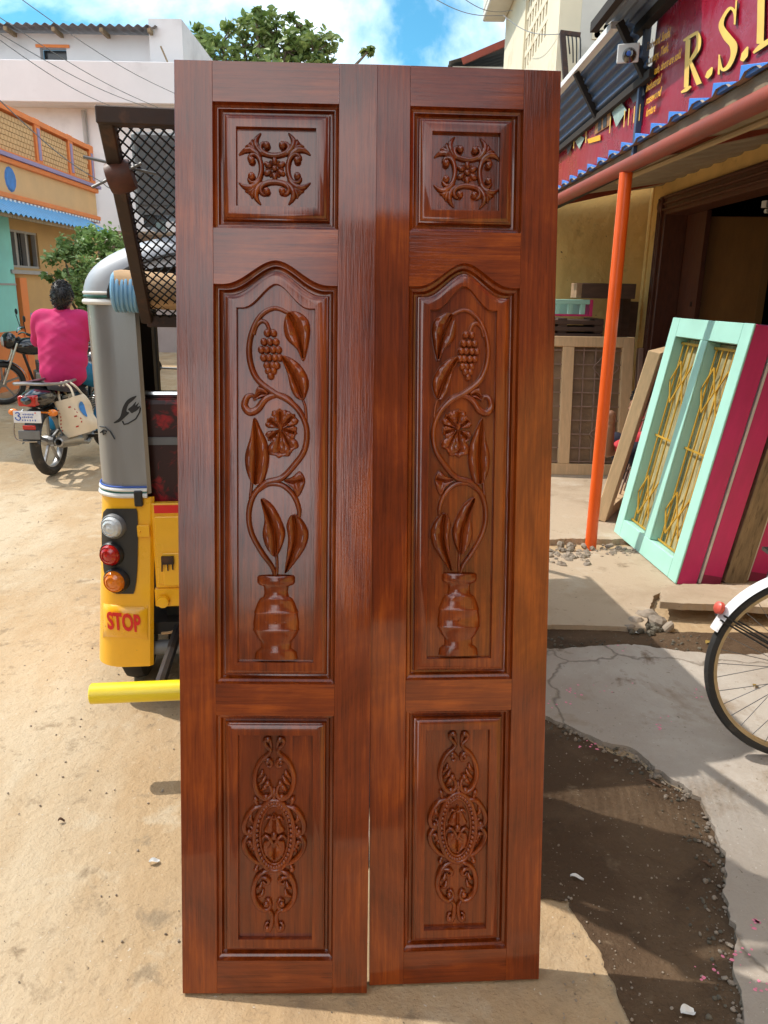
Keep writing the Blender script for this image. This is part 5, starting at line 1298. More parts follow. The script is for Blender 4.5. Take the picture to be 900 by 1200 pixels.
for (a, b) in ((s_, xm - .045), (xm + .045, W_ - s_)):
    gr = MB().box(a + .004, b - .004, .050, .060, Hm - .155, Hm - .14).build('grille', M_gril, mint); z0, z1 = .125, Hm - .15
    n = 5
    for k in range(n):
        x = a + (b - a) * (k + .5) / n; MB().box(x - .0045, x + .0045, .052, .060, z0, z1).build('bar', M_gril, gr)
    for z in (z0 + .01, (z0 + z1) / 2): MB().box(a + .004, b - .004, .047, .0515, z - .006, z + .006).build('bar', M_gril, gr)
    for zc in (z0 + (z1 - z0) * .17, z0 + (z1 - z0) * .80):
        w = b - a; hh = .13
        for off in (-.25, .25):
            for (p, q) in (((a + w * (.5 + off) - w * .23, zc), (a + w * (.5 + off), zc + hh)), ((a + w * (.5 + off), zc + hh), (a + w * (.5 + off) + w * .23, zc)), ((a + w * (.5 + off) - w * .23, zc), (a + w * (.5 + off), zc - hh)), ((a + w * (.5 + off), zc - hh), (a + w * (.5 + off) + w * .23, zc))):
                MB().beam((p[0], .044, p[1]), (q[0], .044, q[1]), .006, .010, (0, 0, 1) if abs(q[0] - p[0]) > 1 else (1, 0, 0)).build('bar', M_gril, gr)
    MB().box(a + .002, b - .002, .085, .088, z0, z1 + .03).build('pane', mat('yellow_pane', (.34, .30, .16), .3, .5, 5, stretch=(6, 1, 1), bump=.2) if 'yellow_pane' not in bpy.data.materials else bpy.data.materials['yellow_pane'], gr)
# more frames stacked behind it
lab = [('second frame of the leaning stack, magenta edge with pale line', M_mag, .115), ('bare weathered timber frame between magenta frames in the leaning stack', M_old, .13), ('magenta edged frame behind the bare timber one in the stack', M_mag, .10), ('pale blue edged frame last in the leaning stack', mat('pale_blue_paint', (.34, .46, .52), .5, .1, 6), .07), ('magenta frame against the doorway at the back of the stack', M_mag, .12)]
M_ = mint.matrix_world.copy(); off = TH + .028
for k, (lb, m_, th) in enumerate(lab):
    f = thing('window_frame', lb, 'window frame', group='window frames stacked at the shop')
    Mx = M_.copy(); Mx.translation = M_ @ Vector((.012 * (k % 2), off, 0)); Mx.translation.z = 0.035
    f.matrix_world = Mx; h_ = Hm - .012 - .008 * k; w_ = W_ - .02 * k
    for nm, x0, x1, z0, z1 in (('stile', 0, .10, 0, h_), ('stile', w_ - .10, w_, 0, h_), ('rail', .1006, w_ - .1006, .001, .11), ('rail', .1006, w_ - .1006, h_ - .11, h_ - .001), ('mullion', w_ / 2 - .04, w_ / 2 + .04, .1106, h_ - .1106)):
        MB().box(x0, x1, 0, th, z0, z1).build(nm, m_, f, bev=.003)
    if m_ is M_mag:
        MB().box(w_ - .10, w_ + .0015, -.014, -.0005, 0.0, h_).build('pale_strip', M_pale, f)
        MB().box(w_ - .1, w_ + .002, .001, th - .001, .0, .055).build('foot_block', mat('dark_magenta', (.26, .02, .07), .6, .2, 8) if 'dark_magenta' not in bpy.data.materials else bpy.data.materials['dark_magenta'], f)
    off += th + .03
# raw timber frame standing behind the mint one
rb = G(709, 612, .04); rt = rb + Vector((.215, -.125, 1.2))
xdir = Vector((math.cos(R(60)), math.sin(R(60)), 0))
rawf = leaning('window_frame', 'unpainted raw timber frame standing behind the mint green frame', rb, xdir, rt, 'window frames stacked at the shop')
Hr = (rt - rb).length
for nm, x0, x1, z0, z1 in (('stile', 0, .12, 0, Hr), ('stile', .78, .90, 0, Hr), ('rail', .1206, .7794, .001, .10), ('rail', .1206, .7794, Hr - .10, Hr - .001)):
    MB().box(x0, x1, 0, .08, z0, z1).build(nm, M_raw, rawf, bev=.003)
for k in range(5): MB().tube([(.20 + k * .13, .04, .1), (.20 + k * .13, .04, Hr - .1)], .007, 6).build('bar', M_ggr, rawf)
for z in (.3, .7, 1.0): MB().box(.122, .778, .036, .044, z - .006, z + .006).build('bar', M_ggr, rawf)
# wide grille window at the back of the yard
gb = G(640, 556, .04); gl = Vector((1.10, gb.y, .04)); grr = PY(690, 553, gb.y); GW = PY(740, 470, gb.y + .1).x - 1.10; GH = PY(690, 392, gb.y + .22).z - .04
gw = thing('grille_window', 'wide raw timber window frame with brown iron grille below the stacked boards', 'window frame', gl, (R(-9), 0, 0), 'window frames stacked at the shop')
pxm = PY(682 - 18, 470, gb.y + .1).x - 1.10
bt_ = .10
for nm, x0, x1, z0, z1 in (('stile', -.25, -.15, 0, GH), ('stile', GW - .10, GW, 0, GH), ('rail', -.149, GW - .101, .001, .10), ('rail', -.149, GW - .101, GH - .09, GH - .001), ('mullion', pxm - .05, pxm + .05, .101, GH - .091), ('mullion', pxm + .62, pxm + .66, .101, GH - .091)):
    MB().box(x0, x1, 0, .07, z0, z1).build(nm, M_raw if nm != 'mullion' or x0 < pxm else M_ggr, gw, bev=.003)
MB().box(-.15, GW - .1, .055, .06, .1, GH - .09).build('pane', M_glz, gw)
for k in range(9):
    z = .12 + (GH - .24) * k / 8; MB().box(-.149, GW - .101, .022, .030, z - .005, z + .005).build('bar', M_ggr, gw)
x = -.08
while x < GW - .12:
    if abs(x - pxm) > .07: MB().box(x - .006, x + .006, .032, .040, .10, GH - .09).build('bar', M_ggr, gw)
    x += .105
for (cx_, cz_) in ((pxm + .34, GH * .78), (pxm + .34, GH * .30)):
    MB().tube(cat([(cx_ + .09 * math.cos(a) * (1 + .25 * math.cos(4 * a)), .018, cz_ + .12 * math.sin(a) * (1 + .25 * math.cos(4 * a))) for a in [k * .5236 for k in range(12)]], 3, True), .005, 5, closed=True).build('bar', M_ggr, gw, smooth=True)
# boards and frames stacked at the end wall
M_pal = mat('dark_board', (.10, .058, .042), .8, .3, 6, stretch=(1, 4, 4), bump=.3)
st_y = gb.y + .55
def stackitem(name, label, catg, pxa, pya, pxb, pyb, Y, dep, m):
    a, b = PY(pxa, pya, Y), PY(pxb, pyb, Y); t = thing(name, label, catg, ((a.x + b.x) / 2, Y, b.z)); return t, b.x - a.x, a.z - b.z
t, w, h = stackitem('timber_pallet', 'dark timber pallet stacked above the grille window', 'pallet', 612, 372, 706, 397, st_y, .5, M_pal); t.location.z -= 0
for k in range(3): MB().box(-w / 2, w / 2, 0, .45, h * k / 3 + .004, h * k / 3 + h * .24).build('board', M_pal, t, bev=.003)
for xx in (-w / 2 + .04, 0, w / 2 - .04): MB().box(xx - .04, xx + .04, .01, .44, h * .24 + .004, h * .99).build('block', M_pal, t)
zt_ = t.location.z
sup = thing('timber_stand', 'dark timber trestle behind the grille window holding the pallet', 'trestle', (t.location.x, st_y, .04))
for xx in (-w / 2 + .06, w / 2 - .06):
    for yy in (.04, .40): MB().box(xx - .035, xx + .035, yy - .035, yy + .035, 0, zt_ - .045).build('leg', M_pal, sup)
MB().box(-w / 2, w / 2, 0, .45, zt_ - .044, zt_ - .042 + .0).build('top_board', M_pal, sup)
t2, w, h = stackitem('window_frame', 'small mint green frame with three openings lying on the pallet', 'window frame', 618, 350, 690, 371, st_y - .01, .4, M_mint); t2['group'] = 'window frames stacked at the shop'; t2.location.z = max(t2.location.z, t.location.z + (PY(640, 372, st_y).z - PY(640, 397, st_y).z) + .004)
MB().box(-w / 2, w / 2, 0, .05, h * .72, h).build('rail', M_mint, t2, bev=.003); MB().box(-w / 2, w / 2, 0, .05, 0, h * .12).build('rail', M_mag, t2, bev=.003)
for k in range(5):
    xx = -w / 2 + w * (k + .5) / 5; MB().box(xx - .02, xx + .02, .001, .05, h * .121, h * .719).build('post', M_mint, t2, bev=.003)
MB().box(-w / 2, w / 2, .20, .24, 0, h * .9).build('back_rail', M_mint, t2)
MB().box(w / 2 + .001, w / 2 + .03, 0, .24, 0, h).build('end_board', M_mag, t2)
t3, w, h = stackitem('wooden_block', 'brown wooden box lying on the small mint frame', 'box', 676, 333, 744, 352, st_y + .02, .3, M_old); t3.location.z = t2.location.z + PY(640, 350, st_y).z - PY(640, 371, st_y).z + .003
MB().box(-w / 2 + .055, w / 2, .0, .22, 0, h).build('box_body', M_pal, t3, bev=.004); MB().box(-w / 2, -w / 2 + .054, .0, .22, 0, h).build('end_grain', mat('end_grain', (.30, .19, .11), .8, .2, 20), t3, bev=.004)
t4, w, h = stackitem('dark_board', 'dark boards leaning upright against the yellow end wall', 'board', 722, 348, 750, 420, st_y + .25, .1, M_pal); t4.location.z = .04
zz = PY(735, 346, st_y + .25).z
for k in range(3): MB().beam((-.10 + k * .08, -.02 + .03 * k, 0), (-.06 + k * .085, .20 + .02 * k, zz - .05 * k), .075, .02, (0, -1, 0)).build('plank', M_pal, t4)
# crouching helper behind the frames
hx, hy = PY(778, 520, rb.y + .55).x, rb.y + .55
hp_ = thing('person', 'person in a red shirt crouching behind the raw timber frame', 'person', (hx, hy, .04), R(100))
M_reds = mat('red_shirt', (0.50, 0.03, 0.04), .85, .1, 6, bump=.3); M_nav = mat('navy_cloth', (.012, .014, .03), .85, .2, 6, bump=.3)
Mi = (Matrix.Translation((hx, hy, .04)) @ Matrix.Rotation(R(100), 4, 'Z')).inverted()
hh_ = Mi @ PY(716, 500, rb.y + .22); el_ = Mi @ PY(712, 530, rb.y + .36)
make_person(hp_, dict(hip=(0, -.10, .30), chest=(0, .10, .54), neck=(0, .17, .66), head=(0.02, .20, .76), shl=(-.19, .13, .59), shr=(.19, .13, .59), ell=el_ if el_.x < 0 else (-.25, .12, .40), elr=(.25, .12, .40) if el_.x < 0 else el_,
    wrl=hh_ if el_.x < 0 else (-.16, .26, .32), wrr=(.16, .26, .32) if el_.x < 0 else hh_, hdl=(0, .1, 1), hdr=(0, .1, 1), hnl=(.6, .6, 0), hnr=(-.6, .6, 0), hpl=(-.10, -.06, .28), hpr=(.10, -.06, .28), knl=(-.17, .32, .46), knr=(.17, .32, .46), anl=(-.13, .08, .07), anr=(.13, .08, .07), tol=(-.14, .22, .035), tor=(.14, .22, .035)), M_reds, M_nav, sleeve=.8)
# unseen helpers behind the door leaves, added to cast shade on the soil
def helper(label, loc, rot, top):
    hb_ = thing('person', label, 'person', loc, rot)
    make_person(hb_, dict(hip=(0, -.03, .93), chest=(0, 0, 1.26), neck=(0, .02, 1.43), head=(0, .04, 1.56), shl=(-.19, .0, 1.36), shr=(.19, .0, 1.36), ell=(-.24, .12, 1.14), elr=(.24, .12, 1.14), wrl=(-.20, .20, 1.28), wrr=(.20, .20, 1.28),
        hdl=(0, .25, 1), hdr=(0, .25, 1), hnl=(0, 1, -.25), hnr=(0, 1, -.25), hpl=(-.10, -.02, .90), hpr=(.10, -.02, .90), knl=(-.11, .02, .48), knr=(.11, .02, .48), anl=(-.11, -.02, .07), anr=(.11, -.02, .07), tol=(-.12, .12, .035), tor=(.12, .12, .035), curl=.15), top, M_nav, sleeve=.9, vox=1.6)
helper('unseen person in a grey shirt holding up the two door leaves, added to shade the soil', (.10, 2.03, 0), R(180), mat('grey_shirt', (.20, .21, .22), .85, .1, 6, bump=.3))
helper('unseen person in a blue shirt behind the door leaves, added to widen the shade on the soil', (-.22, 2.27, 0), R(190), mat('blue_shirt', (.06, .12, .25), .85, .1, 6, bump=.3))
# ---------------------------------------------------------------- bicycle
M_fend = mat('white_fender', (0.72, 0.72, 0.74), 0.35, 0.05, 8, bump=0.05, spots=(.35, .12, .12), sscale=55, slo=.66, shi=.70)
M_maro = mat('maroon_enamel', (0.16, 0.025, 0.02), 0.3, 0.1, 8, bump=0, coat=.4)
bc = G(930, 889, .022); RW = .345
cyc = thing('bicycle', 'roadster bicycle with white rear fender parked on the concrete slab', 'bicycle', (bc.x, bc.y, .022), (R(-3), 0, R(-6)))
def cyc_wheel(cx_, nm='wheel'):
    w = MB().lathe([(RW - .030, -.012), (RW - .022, -.020), (RW - .008, -.017), (RW, -.004), (RW, .004), (RW - .008, .017), (RW - .022, .020), (RW - .030, .012)], 64, (cx_, 0, RW), 'y').build('tyre', M_rub, cyc, smooth=True)
    MB().lathe([(RW - .026, -.014), (RW - .040, -.012), (RW - .042, 0), (RW - .040, .012), (RW - .026, .014)], 64, (cx_, 0, RW), 'y').build('rim', mat('rim_steel', (.38, .31, .20), .35, .2, 10, metal=.8, bump=0) if 'rim_steel' not in bpy.data.materials else bpy.data.materials['rim_steel'], w, smooth=True)
    MB().lathe([(.008, -.05), (.028, -.04), (.028, -.034), (.016, -.03), (.016, .03), (.028, .034), (.028, .04), (.008, .05)], 16, (cx_, 0, RW), 'y').build('hub', M_chr, w, smooth=True)
    for k in range(36):
        a = 2 * math.pi * k / 36; b = a + (.55 if k % 4 < 2 else -.55); y_ = .036 if k % 2 else -.036
        MB().tube([(cx_ + .026 * math.cos(b), y_, RW + .026 * math.sin(b)), (cx_ + (RW - .04) * math.cos(a), 0, RW + (RW - .04) * math.sin(a))], .0014, 4).build('spoke', M_grey, w)
cyc_wheel(0); cyc_wheel(1.10)
def fender(cx_, a0, a1, m, name, w=.030, rr=RW + .020):
    mb = MB()
    def fn(u, v):
        a = a0 + (a1 - a0) * u; k = (2 * v - 1); r_ = rr - .016 * k * k; return (cx_ + r_ * math.cos(a), w * k, RW + r_ * math.sin(a))
    return mb.grid(fn, 30, 8).build(name, m, cyc, smooth=True, angle=180, fix=False)
fender(0, R(159), R(118), M_fend, 'rear_fender'); fender(0, R(118), R(20), M_maro, 'rear_fender', .0295, RW + .0195)
MB().grid(lambda u, v: ((RW + .021) * math.cos(R(118 - 30 * u)), .012 * (2 * v - 1), RW + (RW + .0215) * math.sin(R(118 - 30 * u))), 10, 3).build('fender_stripe', M_fend, cyc, smooth=True, fix=False)
a_ = R(147); rc = Vector(((RW + .030) * math.cos(a_), -.004, RW + (RW + .030) * math.sin(a_)))
MB().lathe([(.0, -.022), (.014, -.021), (.022, -.014), (.022, 0), (.0, .002)], 16, rc, 'z', Vector((-math.cos(a_ - .1) * -1, -.15, math.sin(a_) * .4)).to_track_quat('Z', 'Y').to_matrix() @ Matrix.Rotation(math.pi, 3, 'X')).build('reflector', mat('red_reflector', (.62, .10, .07), .4, .1, 30, bump=.2), cyc, smooth=True)
for y_ in (-.045, .045):
    MB().tube([((RW + .018) * math.cos(R(152)), y_ * .6, RW + (RW + .018) * math.sin(R(152))), (.0, y_ * 1.2, RW)], .0035, 6).build('fender_stay', M_blk, cyc, smooth=True)
    MB().tube([((RW + .018) * math.cos(R(149)), y_ * .6, RW + (RW + .018) * math.sin(R(149))), (.0, y_ * 1.25, RW + .02)], .0035, 6).build('fender_stay', M_blk, cyc, smooth=True)
    MB().tube([(0, y_ * 1.3, RW), (.45, y_ * .7, .30)], .009, 8).build('chain_stay', M_blk, cyc, smooth=True)
    MB().tube([(0, y_ * 1.3, RW), (.30, y_ * .6, .86)], .009, 8).build('seat_stay', M_blk, cyc, smooth=True)
    MB().tube([(1.10, y_ * 1.1, RW), (1.02, y_ * .9, .66), (.98, y_ * .3, .80)], .010, 8).build('fork_blade', M_blk, cyc, smooth=True)
MB().tube([(.45, 0, .30), (.28, 0, .95)], .016, 10).tube([(.45, 0, .30), (.96, 0, .72)], .016, 10).tube([(.30, 0, .86), (.94, 0, .88)], .014, 10).tube([(.99, 0, .68), (.92, 0, 1.02)], .018, 10).build('frame', M_blk, cyc, smooth=True)
MB().grid(lambda u, v: (.16 + .26 * u, (v - .5) * (.20 - .15 * u), 1.0 + .02 * math.cos((v - .5) * 3) - .03 * u * (1 - u) - .05 * abs(2 * v - 1) ** 4), 10, 8).tube([(.28, 0, .94), (.27, 0, .995)], .012, 8).build('saddle', M_vinyl, cyc, smooth=True)
MB().tube(cat([(.72, -.28, 1.06), (.86, -.24, 1.08), (.93, 0, 1.03), (.86, .24, 1.08), (.72, .28, 1.06)], 6), .011, 8).build('handlebar', M_chr, cyc, smooth=True)
MB().lathe([(.08, -.004), (.09, -.004), (.09, .004), (.08, .004)], 24, (.45, -.05, .30), 'y').tube([(.45, -.06, .30), (.55, -.06, .17)], .008, 6).tube([(.45, .06, .30), (.35, .06, .43)], .008, 6).build('crank', M_chr, cyc)
fender(1.10, R(160), R(40), M_maro, 'front_fender')
MB().tube([(.05, .10, .33), (-.02, .16, .002)], .008, 6).build('kickstand', M_chr, cyc, smooth=True)
MB().box(-.18, .28, -.07, .07, .745, .757).tube([(0, -.06, RW), (-.10, -.065, .75)], .005, 6).tube([(0, .06, RW), (-.10, .065, .75)], .005, 6).build('carrier', M_blk, cyc)
# ---------------------------------------------------------------- left house, white building, right building, trees, wires
M_peach = mat('peach_plaster', (0.62, 0.40, 0.20), 0.85, 0.08, 2, bump=0.2)
M_och = mat('ochre_plaster', (0.50, 0.31, 0.13), 0.85, 0.10, 2, bump=0.2)
M_trim = mat('orange_trim', (0.72, 0.22, 0.06), 0.75, 0.08, 4, bump=0.1)
M_viol = mat('violet_trim', (0.30, 0.25, 0.42), 0.75, 0.08, 4, bump=0.1)
M_aqua = mat('aqua_plaster', (0.25, 0.62, 0.58), 0.8, 0.08, 3, bump=0.1)
M_sheetb = mat('sky_blue_sheet', (0.10, 0.34, 0.62), 0.45, 0.12, 5, bump=0.1)
M_winf = mat('grey_window_frame', (0.33, 0.31, 0.30), 0.6, 0.1, 8, bump=0)
M_pane = mat('dark_pane', (0.035, 0.040, 0.045), 0.15, 0.4, 5, bump=0)
hs = thing('orange_house', 'orange and peach single storey house with blue tin awning', 'house', (-6, 14, 0))
HX = -6.0
def hb(mb, name, m, parent=hs, bev=0, **k):
    for v in mb.v: v -= Vector((-6, 14, 0))
    return mb.build(name, m, parent, bev=bev, **k)
wy0, wy1, wz0, wz1 = PX(10, 300, HX).y, PX(46, 300, HX).y, 1.88, 2.46
hb(MB().box(-9, HX, 8, wy0, 0, 3.42), 'wall', M_och); hb(MB().box(-9, HX, wy1, 16.7, 0, 3.42), 'wall', M_och)
hb(MB().box(-9, HX, wy0, wy1, 0, wz0), 'wall', M_och); hb(MB().box(-9, HX, wy0, wy1, wz1, 3.42), 'wall', M_och)
win = hb(MB().box(HX - .25, HX - .2, wy0, wy1, wz0, wz1), 'window', M_pane)
for k in range(4):
    y = wy0 + (wy1 - wy0) * k / 3; hb(MB().box(HX - .1, HX - .03, y - .035, y + .035, wz0, wz1), 'window_frame', M_winf, win)
for z in (wz0, wz1): hb(MB().box(HX - .11, HX - .02, wy0 - .04, wy1 + .04, z - .035, z + .035), 'window_frame', M_winf, win)
for k in range(14): y = wy0 + (wy1 - wy0) * (k + .5) / 14; hb(MB().box(HX - .16, HX - .15, y - .007, y + .007, wz0, wz1), 'window_bar', M_winf, win)
hb(MB().box(HX + .001, HX + .08, wy0 - .1, wy1 + .1, wz0 - .10, wz0 - .04), 'window_sill', M_winf)
hb(MB().box(HX + .001, HX + .03, 13.0, 16.6, 1.02, 1.16), 'dado_band', M_viol)
# cornice, bands, parapet with perforated panels
hb(MB().box(-9, HX + .10, 8, 16.75, 3.42, 3.50), 'cornice', M_trim, bev=.01); hb(MB().box(-9, HX + .14, 8, 16.8, 3.502, 3.56), 'cornice', M_viol); hb(MB().box(-9, HX + .09, 8, 16.75, 3.562, 3.60), 'cornice', M_trim)
hb(MB().box(-9, HX + .04, 8, 16.72, 2.98, 3.419), 'frieze', M_peach); hb(MB().box(-9, HX + .10, 8, 16.75, 2.90, 2.979), 'cornice', M_trim, bev=.01); hb(MB().box(-9, HX + .08, 8, 16.75, 2.85, 2.899), 'cornice', M_viol)
for k in range(60): hb(MB().box(HX + .081, HX + .10, 8 + k * .145, 8.07 + k * .145, 2.855, 2.895), 'dentil', M_whi)
for y in (12.6, 14.2, 15.6, 16.65): hb(MB().box(HX - .14, HX + .05, y - .11, y + .11, 3.601, 4.30), 'parapet_post', M_trim, bev=.01); hb(MB().box(HX + .051, HX + .06, y - .05, y + .05, 3.65, 4.15), 'post_inlay', M_viol)
hb(MB().box(HX - .12, HX + .06, 8, 16.54, 4.20, 4.28), 'parapet_rail', M_trim)
# jali screen: rows of small blocks with gaps
jal = MB()
for r_ in range(7):
    for c_ in range(70):
        y = 9.0 + c_ * .11 + (.055 if r_ % 2 else 0)
        if y > 16.5: continue
        jal.cbox((HX - .02, y, 3.645 + r_ * .08), (.06, .097, .070))
struct(hb(jal, 'parapet_screen', M_peach), 'stuff')
hb(MB().box(HX - .12, HX - .055, 8, 16.54, 3.601, 4.199), 'parapet_back', M_peach)
md = PX(14, 222, HX + .05); hb(MB().lathe([(.0, .02), (.16, .018), (.19, .0)], 12, (HX + .042, md.y, 3.20), 'x'), 'blue_medallion', mat('medallion_blue', (.06, .20, .52), .7, .2, 12))
# tin awning
def tin(u, v): return Vector((HX + .02 + .55 * v, 9 + 7.0 * u, 2.90 - .30 * v + .018 * math.sin(u * 7.0 / .16 * 2 * math.pi)))
hb(MB().grid(tin, 350, 4), 'tin_awning', M_sheetb, smooth=True, angle=180, fix=False)
hb(MB().beam((HX + .52, 9, 2.565), (HX + .52, 16, 2.565), .03, .05), 'awning_batten', M_old)
ap = PX(14, 320, HX).y
hb(MB().box(HX + .001, HX + .05, 8, ap - .02, .9, 2.75), 'aqua_wall', M_aqua); hb(MB().box(HX + .001, HX + .07, 8, ap + .3, 0, .899), 'orange_dado', M_trim); hb(MB().box(HX + .051, HX + .06, 8, ap - .02, 1.60, 1.63), 'wall_line', M_winf)
for y in (ap + .15, 16.0, 16.45): hb(MB().box(HX + .001, HX + .10, y - .12, y + .12, .0, 1.72), 'pilaster', M_trim)
# white two storey building beyond
M_wh = mat('white_wash', (0.66, 0.64, 0.65), 0.85, 0.05, 1.2, bump=0.12, col2=(.50, .48, .49), c2scale=.8, c2lo=.55, c2hi=.75)
wb = thing('white_building', 'white two storey building with deep balcony parapet and tin roof', 'building', (-10, 20, 0))
def wbx(mb, name, m, parent=wb, bev=0, **k):
    for v in mb.v: v -= Vector((-10, 20, 0))
    return mb.build(name, m, parent, bev=bev, **k)
YW = 19.0; xr_ = PY(207, 100, YW - .6).x
zt0_, zt1_ = PY(100, 120, YW - .6).z, PY(100, 71, YW - .6).z
zf = PY(120, 264, YW).z
wbx(MB().box(-20, xr_ - .05, YW, 27, zf, zt0_), 'upper_wall', M_wh); wbx(MB().box(-20, xr_, YW - .6, YW - .45, zt0_ + .001, zt1_), 'balcony_parapet', M_wh, bev=.01)
wbx(MB().box(-20, xr_, YW - .44, YW + 7, zt0_ + .001, zt0_ + .10), 'balcony_slab', M_wh); wbx(MB().box(xr_ - .15, xr_ - .001, YW - .45, 25, zt0_ + .101, zt1_ - .001), 'balcony_parapet', M_wh)
ztop = PY(100, 42, YW + .6).z
wh_y = YW + .5
hx0, hx1 = PY(47, 62, wh_y).x, PY(78, 62, wh_y).x; hz0, hz1 = PY(60, 70, wh_y).z, PY(60, 56, wh_y).z
xe = PY(180, 60, wh_y).x
wbx(MB().box(-20, hx0, wh_y, wh_y + .2, zt0_, ztop), 'top_wall', M_wh); wbx(MB().box(hx1, xe, wh_y, wh_y + .2, zt0_, ztop), 'top_wall', M_wh); wbx(MB().box(hx0, hx1, wh_y, wh_y + .2, hz1, ztop), 'top_wall', M_wh); wbx(MB().box(hx0, hx1, wh_y, wh_y + .2, zt0_, hz0), 'top_wall', M_wh)
wbx(MB().box(hx0, hx1, wh_y + .21, wh_y + .25, hz0, hz1), 'top_window', M_pane); wbx(MB().box(hx0 - .08, hx1 + .08, wh_y - .03, wh_y - .001, hz1, hz1 + .06), 'window_lintel', M_trim)
wbx(MB().box(xe + .001, xr_ - .02, wh_y - .3, 25, zt0_ + .1, ztop + .25), 'stair_block', M_wh)
def rtin(u, v): return Vector((-20 + (xe + .2 + 20) * u, wh_y - .5 + 2.2 * v, ztop + .05 + .25 * v + .03 * math.sin(u * (xe + 20) / .2 * 2 * math.pi)))
wbx(MB().grid(rtin, 420, 3), 'tin_roof', mat('grey_asbestos', (.17, .16, .16), .8, .2, 4), smooth=True, angle=180, fix=False)
for k in range(14): wbx(MB().box(-19 + k * 1.05, -18.93 + k * 1.05, wh_y - .5, wh_y + .5, ztop - .08, ztop + .0), 'roof_rafter', M_old)
wbx(MB().box(-20, xr_ - .3, YW + 1.2, 27, 0, zf - .001), 'ground_floor_wall', mat('shaded_plaster', (.35, .30, .30), .9, .1, 2)); wbx(MB().box(-20, xr_ - .05, YW + .001, YW + 1.2, zf - .12, zf - .002), 'porch_slab', M_wh)  # ground floor darker than the white wash: porch shade put into the plaster colour
pp = PY(97, 122, YW - .05); pq = PY(102.5, 203, YW - .05)
wbx(MB().tube([(pp.x, YW - .06, zt0_ - .05), (pp.x + .03, YW - .06, zf + .3)], .05, 8), 'drain_pipe', M_winf, smooth=True)
wbx(MB().tube([(xr_ - .2, YW - .4, zt1_), (xr_ - .35, YW - .4, zt1_ + .35)], .02, 6), 'rod', M_old)
# right building with ventilator screen
M_cream = mat('cream_wash', (0.66, 0.59, 0.44), 0.85, 0.07, 1.5, bump=0.15, col2=(.48, .38, .24), c2scale=1.6, c2lo=.58, c2hi=.76)
M_offw = mat('stained_white_wash', (0.55, 0.53, 0.48), 0.85, 0.10, 1.4, bump=0.15, col2=(.30, .27, .22), c2scale=1.8, c2lo=.58, c2hi=.75)
rbk = thing('cream_building', 'tall cream washed building with a perforated block ventilator', 'building', (4, 14, 0))
cor = PY(654, 40, 12.0); RX = cor.x; YF = 12.0; YE = PX(590, 80, RX).y
def rb_(mb, name, m, parent=rbk, bev=0, **k):
    for v in mb.v: v -= Vector((4, 14, 0))
    return mb.build(name, m, parent, bev=bev, **k)
v0, v1 = PX(613, 60, RX), PX(641, 40, RX); vz0, vz1 = PX(613, 75, RX).z, PX(641, 2, RX).z
vz0 = min(PX(612, 74, RX).z, PX(640, 45, RX).z) + .05; vz1 = vz0 + 1.45
ZR = 8.4
rb_(MB().box(RX, RX + .3, YF, v1.y, 0, ZR), 'side_wall', M_cream); rb_(MB().box(RX, RX + .3, v0.y, YE, 0, ZR), 'side_wall', M_cream); rb_(MB().box(RX, RX + .3, v1.y, v0.y, 0, vz0), 'side_wall', M_cream); rb_(MB().box(RX, RX + .3, v1.y, v0.y, vz1, ZR), 'side_wall', M_cream)
rb_(MB().box(RX + .31, RX + .33, v1.y, v0.y, vz0, vz1), 'ventilator_back', M_dark)
nr, nc = 5, 9
for r_ in range(nr + 1):
    z = vz0 + (vz1 - vz0) * r_ / nr; rb_(MB().box(RX + .03, RX + .14, v1.y, v0.y, z - .045, z + .045), 'ventilator_bar', M_cream)
for c_ in range(nc + 1):
    y = v1.y + (v0.y - v1.y) * c_ / nc; rb_(MB().box(RX + .035, RX + .135, y - .06, y + .06, vz0, vz1), 'ventilator_bar', M_cream)
rb_(MB().box(RX + .301, 9, YF - .001, YF + .3, 0, ZR), 'front_wall', M_offw); rb_(MB().box(RX + .3, 9, YE - .3, YE, 0, ZR), 'rear_wall', M_offw)
zc_ = PX(586, 58, RX).z
rb_(MB().box(RX - .45, RX - .001, YF + 1.6, YE + .2, zc_ + .35, zc_ + .5), 'ledge', M_offw, bev=.02); rb_(MB().box(RX - .45, RX - .35, YF + 1.6, YE + .2, zc_ + .501, zc_ + 1.3), 'ledge_parapet', M_offw, bev=.02)
for k in range(2):
    p_ = PY(700 + k * 14, 36, YF); 
    for j in range(2):
        c_ = PY(700 + k * 11.0, 32 + j * 8.5, YF - .02)
        h0 = rb_(MB().box(c_.x - .065, c_.x + .065, YF - .02, YF - .002, c_.z - .055, c_.z + .055), 'block_vent', M_cream); rb_(MB().lathe([(.0, -.003), (.042, -.003)], 12, (c_.x, YF - .021, c_.z), 'y'), 'vent_hole', M_dark, h0)
# iron bracket with wires on its front
ba, bb_ = PY(659, 38, YF - .25), PY(663, 92, YF - .25); bcx = PY(680, 41, YF - .25)
ir = thing('wire_bracket', 'dark iron service bracket with hanging wires on the cream building', 'bracket', (ba.x, YF - .25, ba.z))
MB().beam((0, 0, 0), bb_ - ba, .07, .07, (0, 1, 0)).build('post', M_dkm, ir); MB().beam((-.03, 0, 0), bcx - ba, .05, .05).build('arm', M_dkm, ir)
for k in range(4):
    q = (bcx - ba) * (.3 + .22 * k); MB().tube(cat([q, q + Vector((.02, -.02, -.12)), q + Vector((.05, 0, -.25 - .1 * k))], 4), .010, 5).build('wire', M_blk, ir)
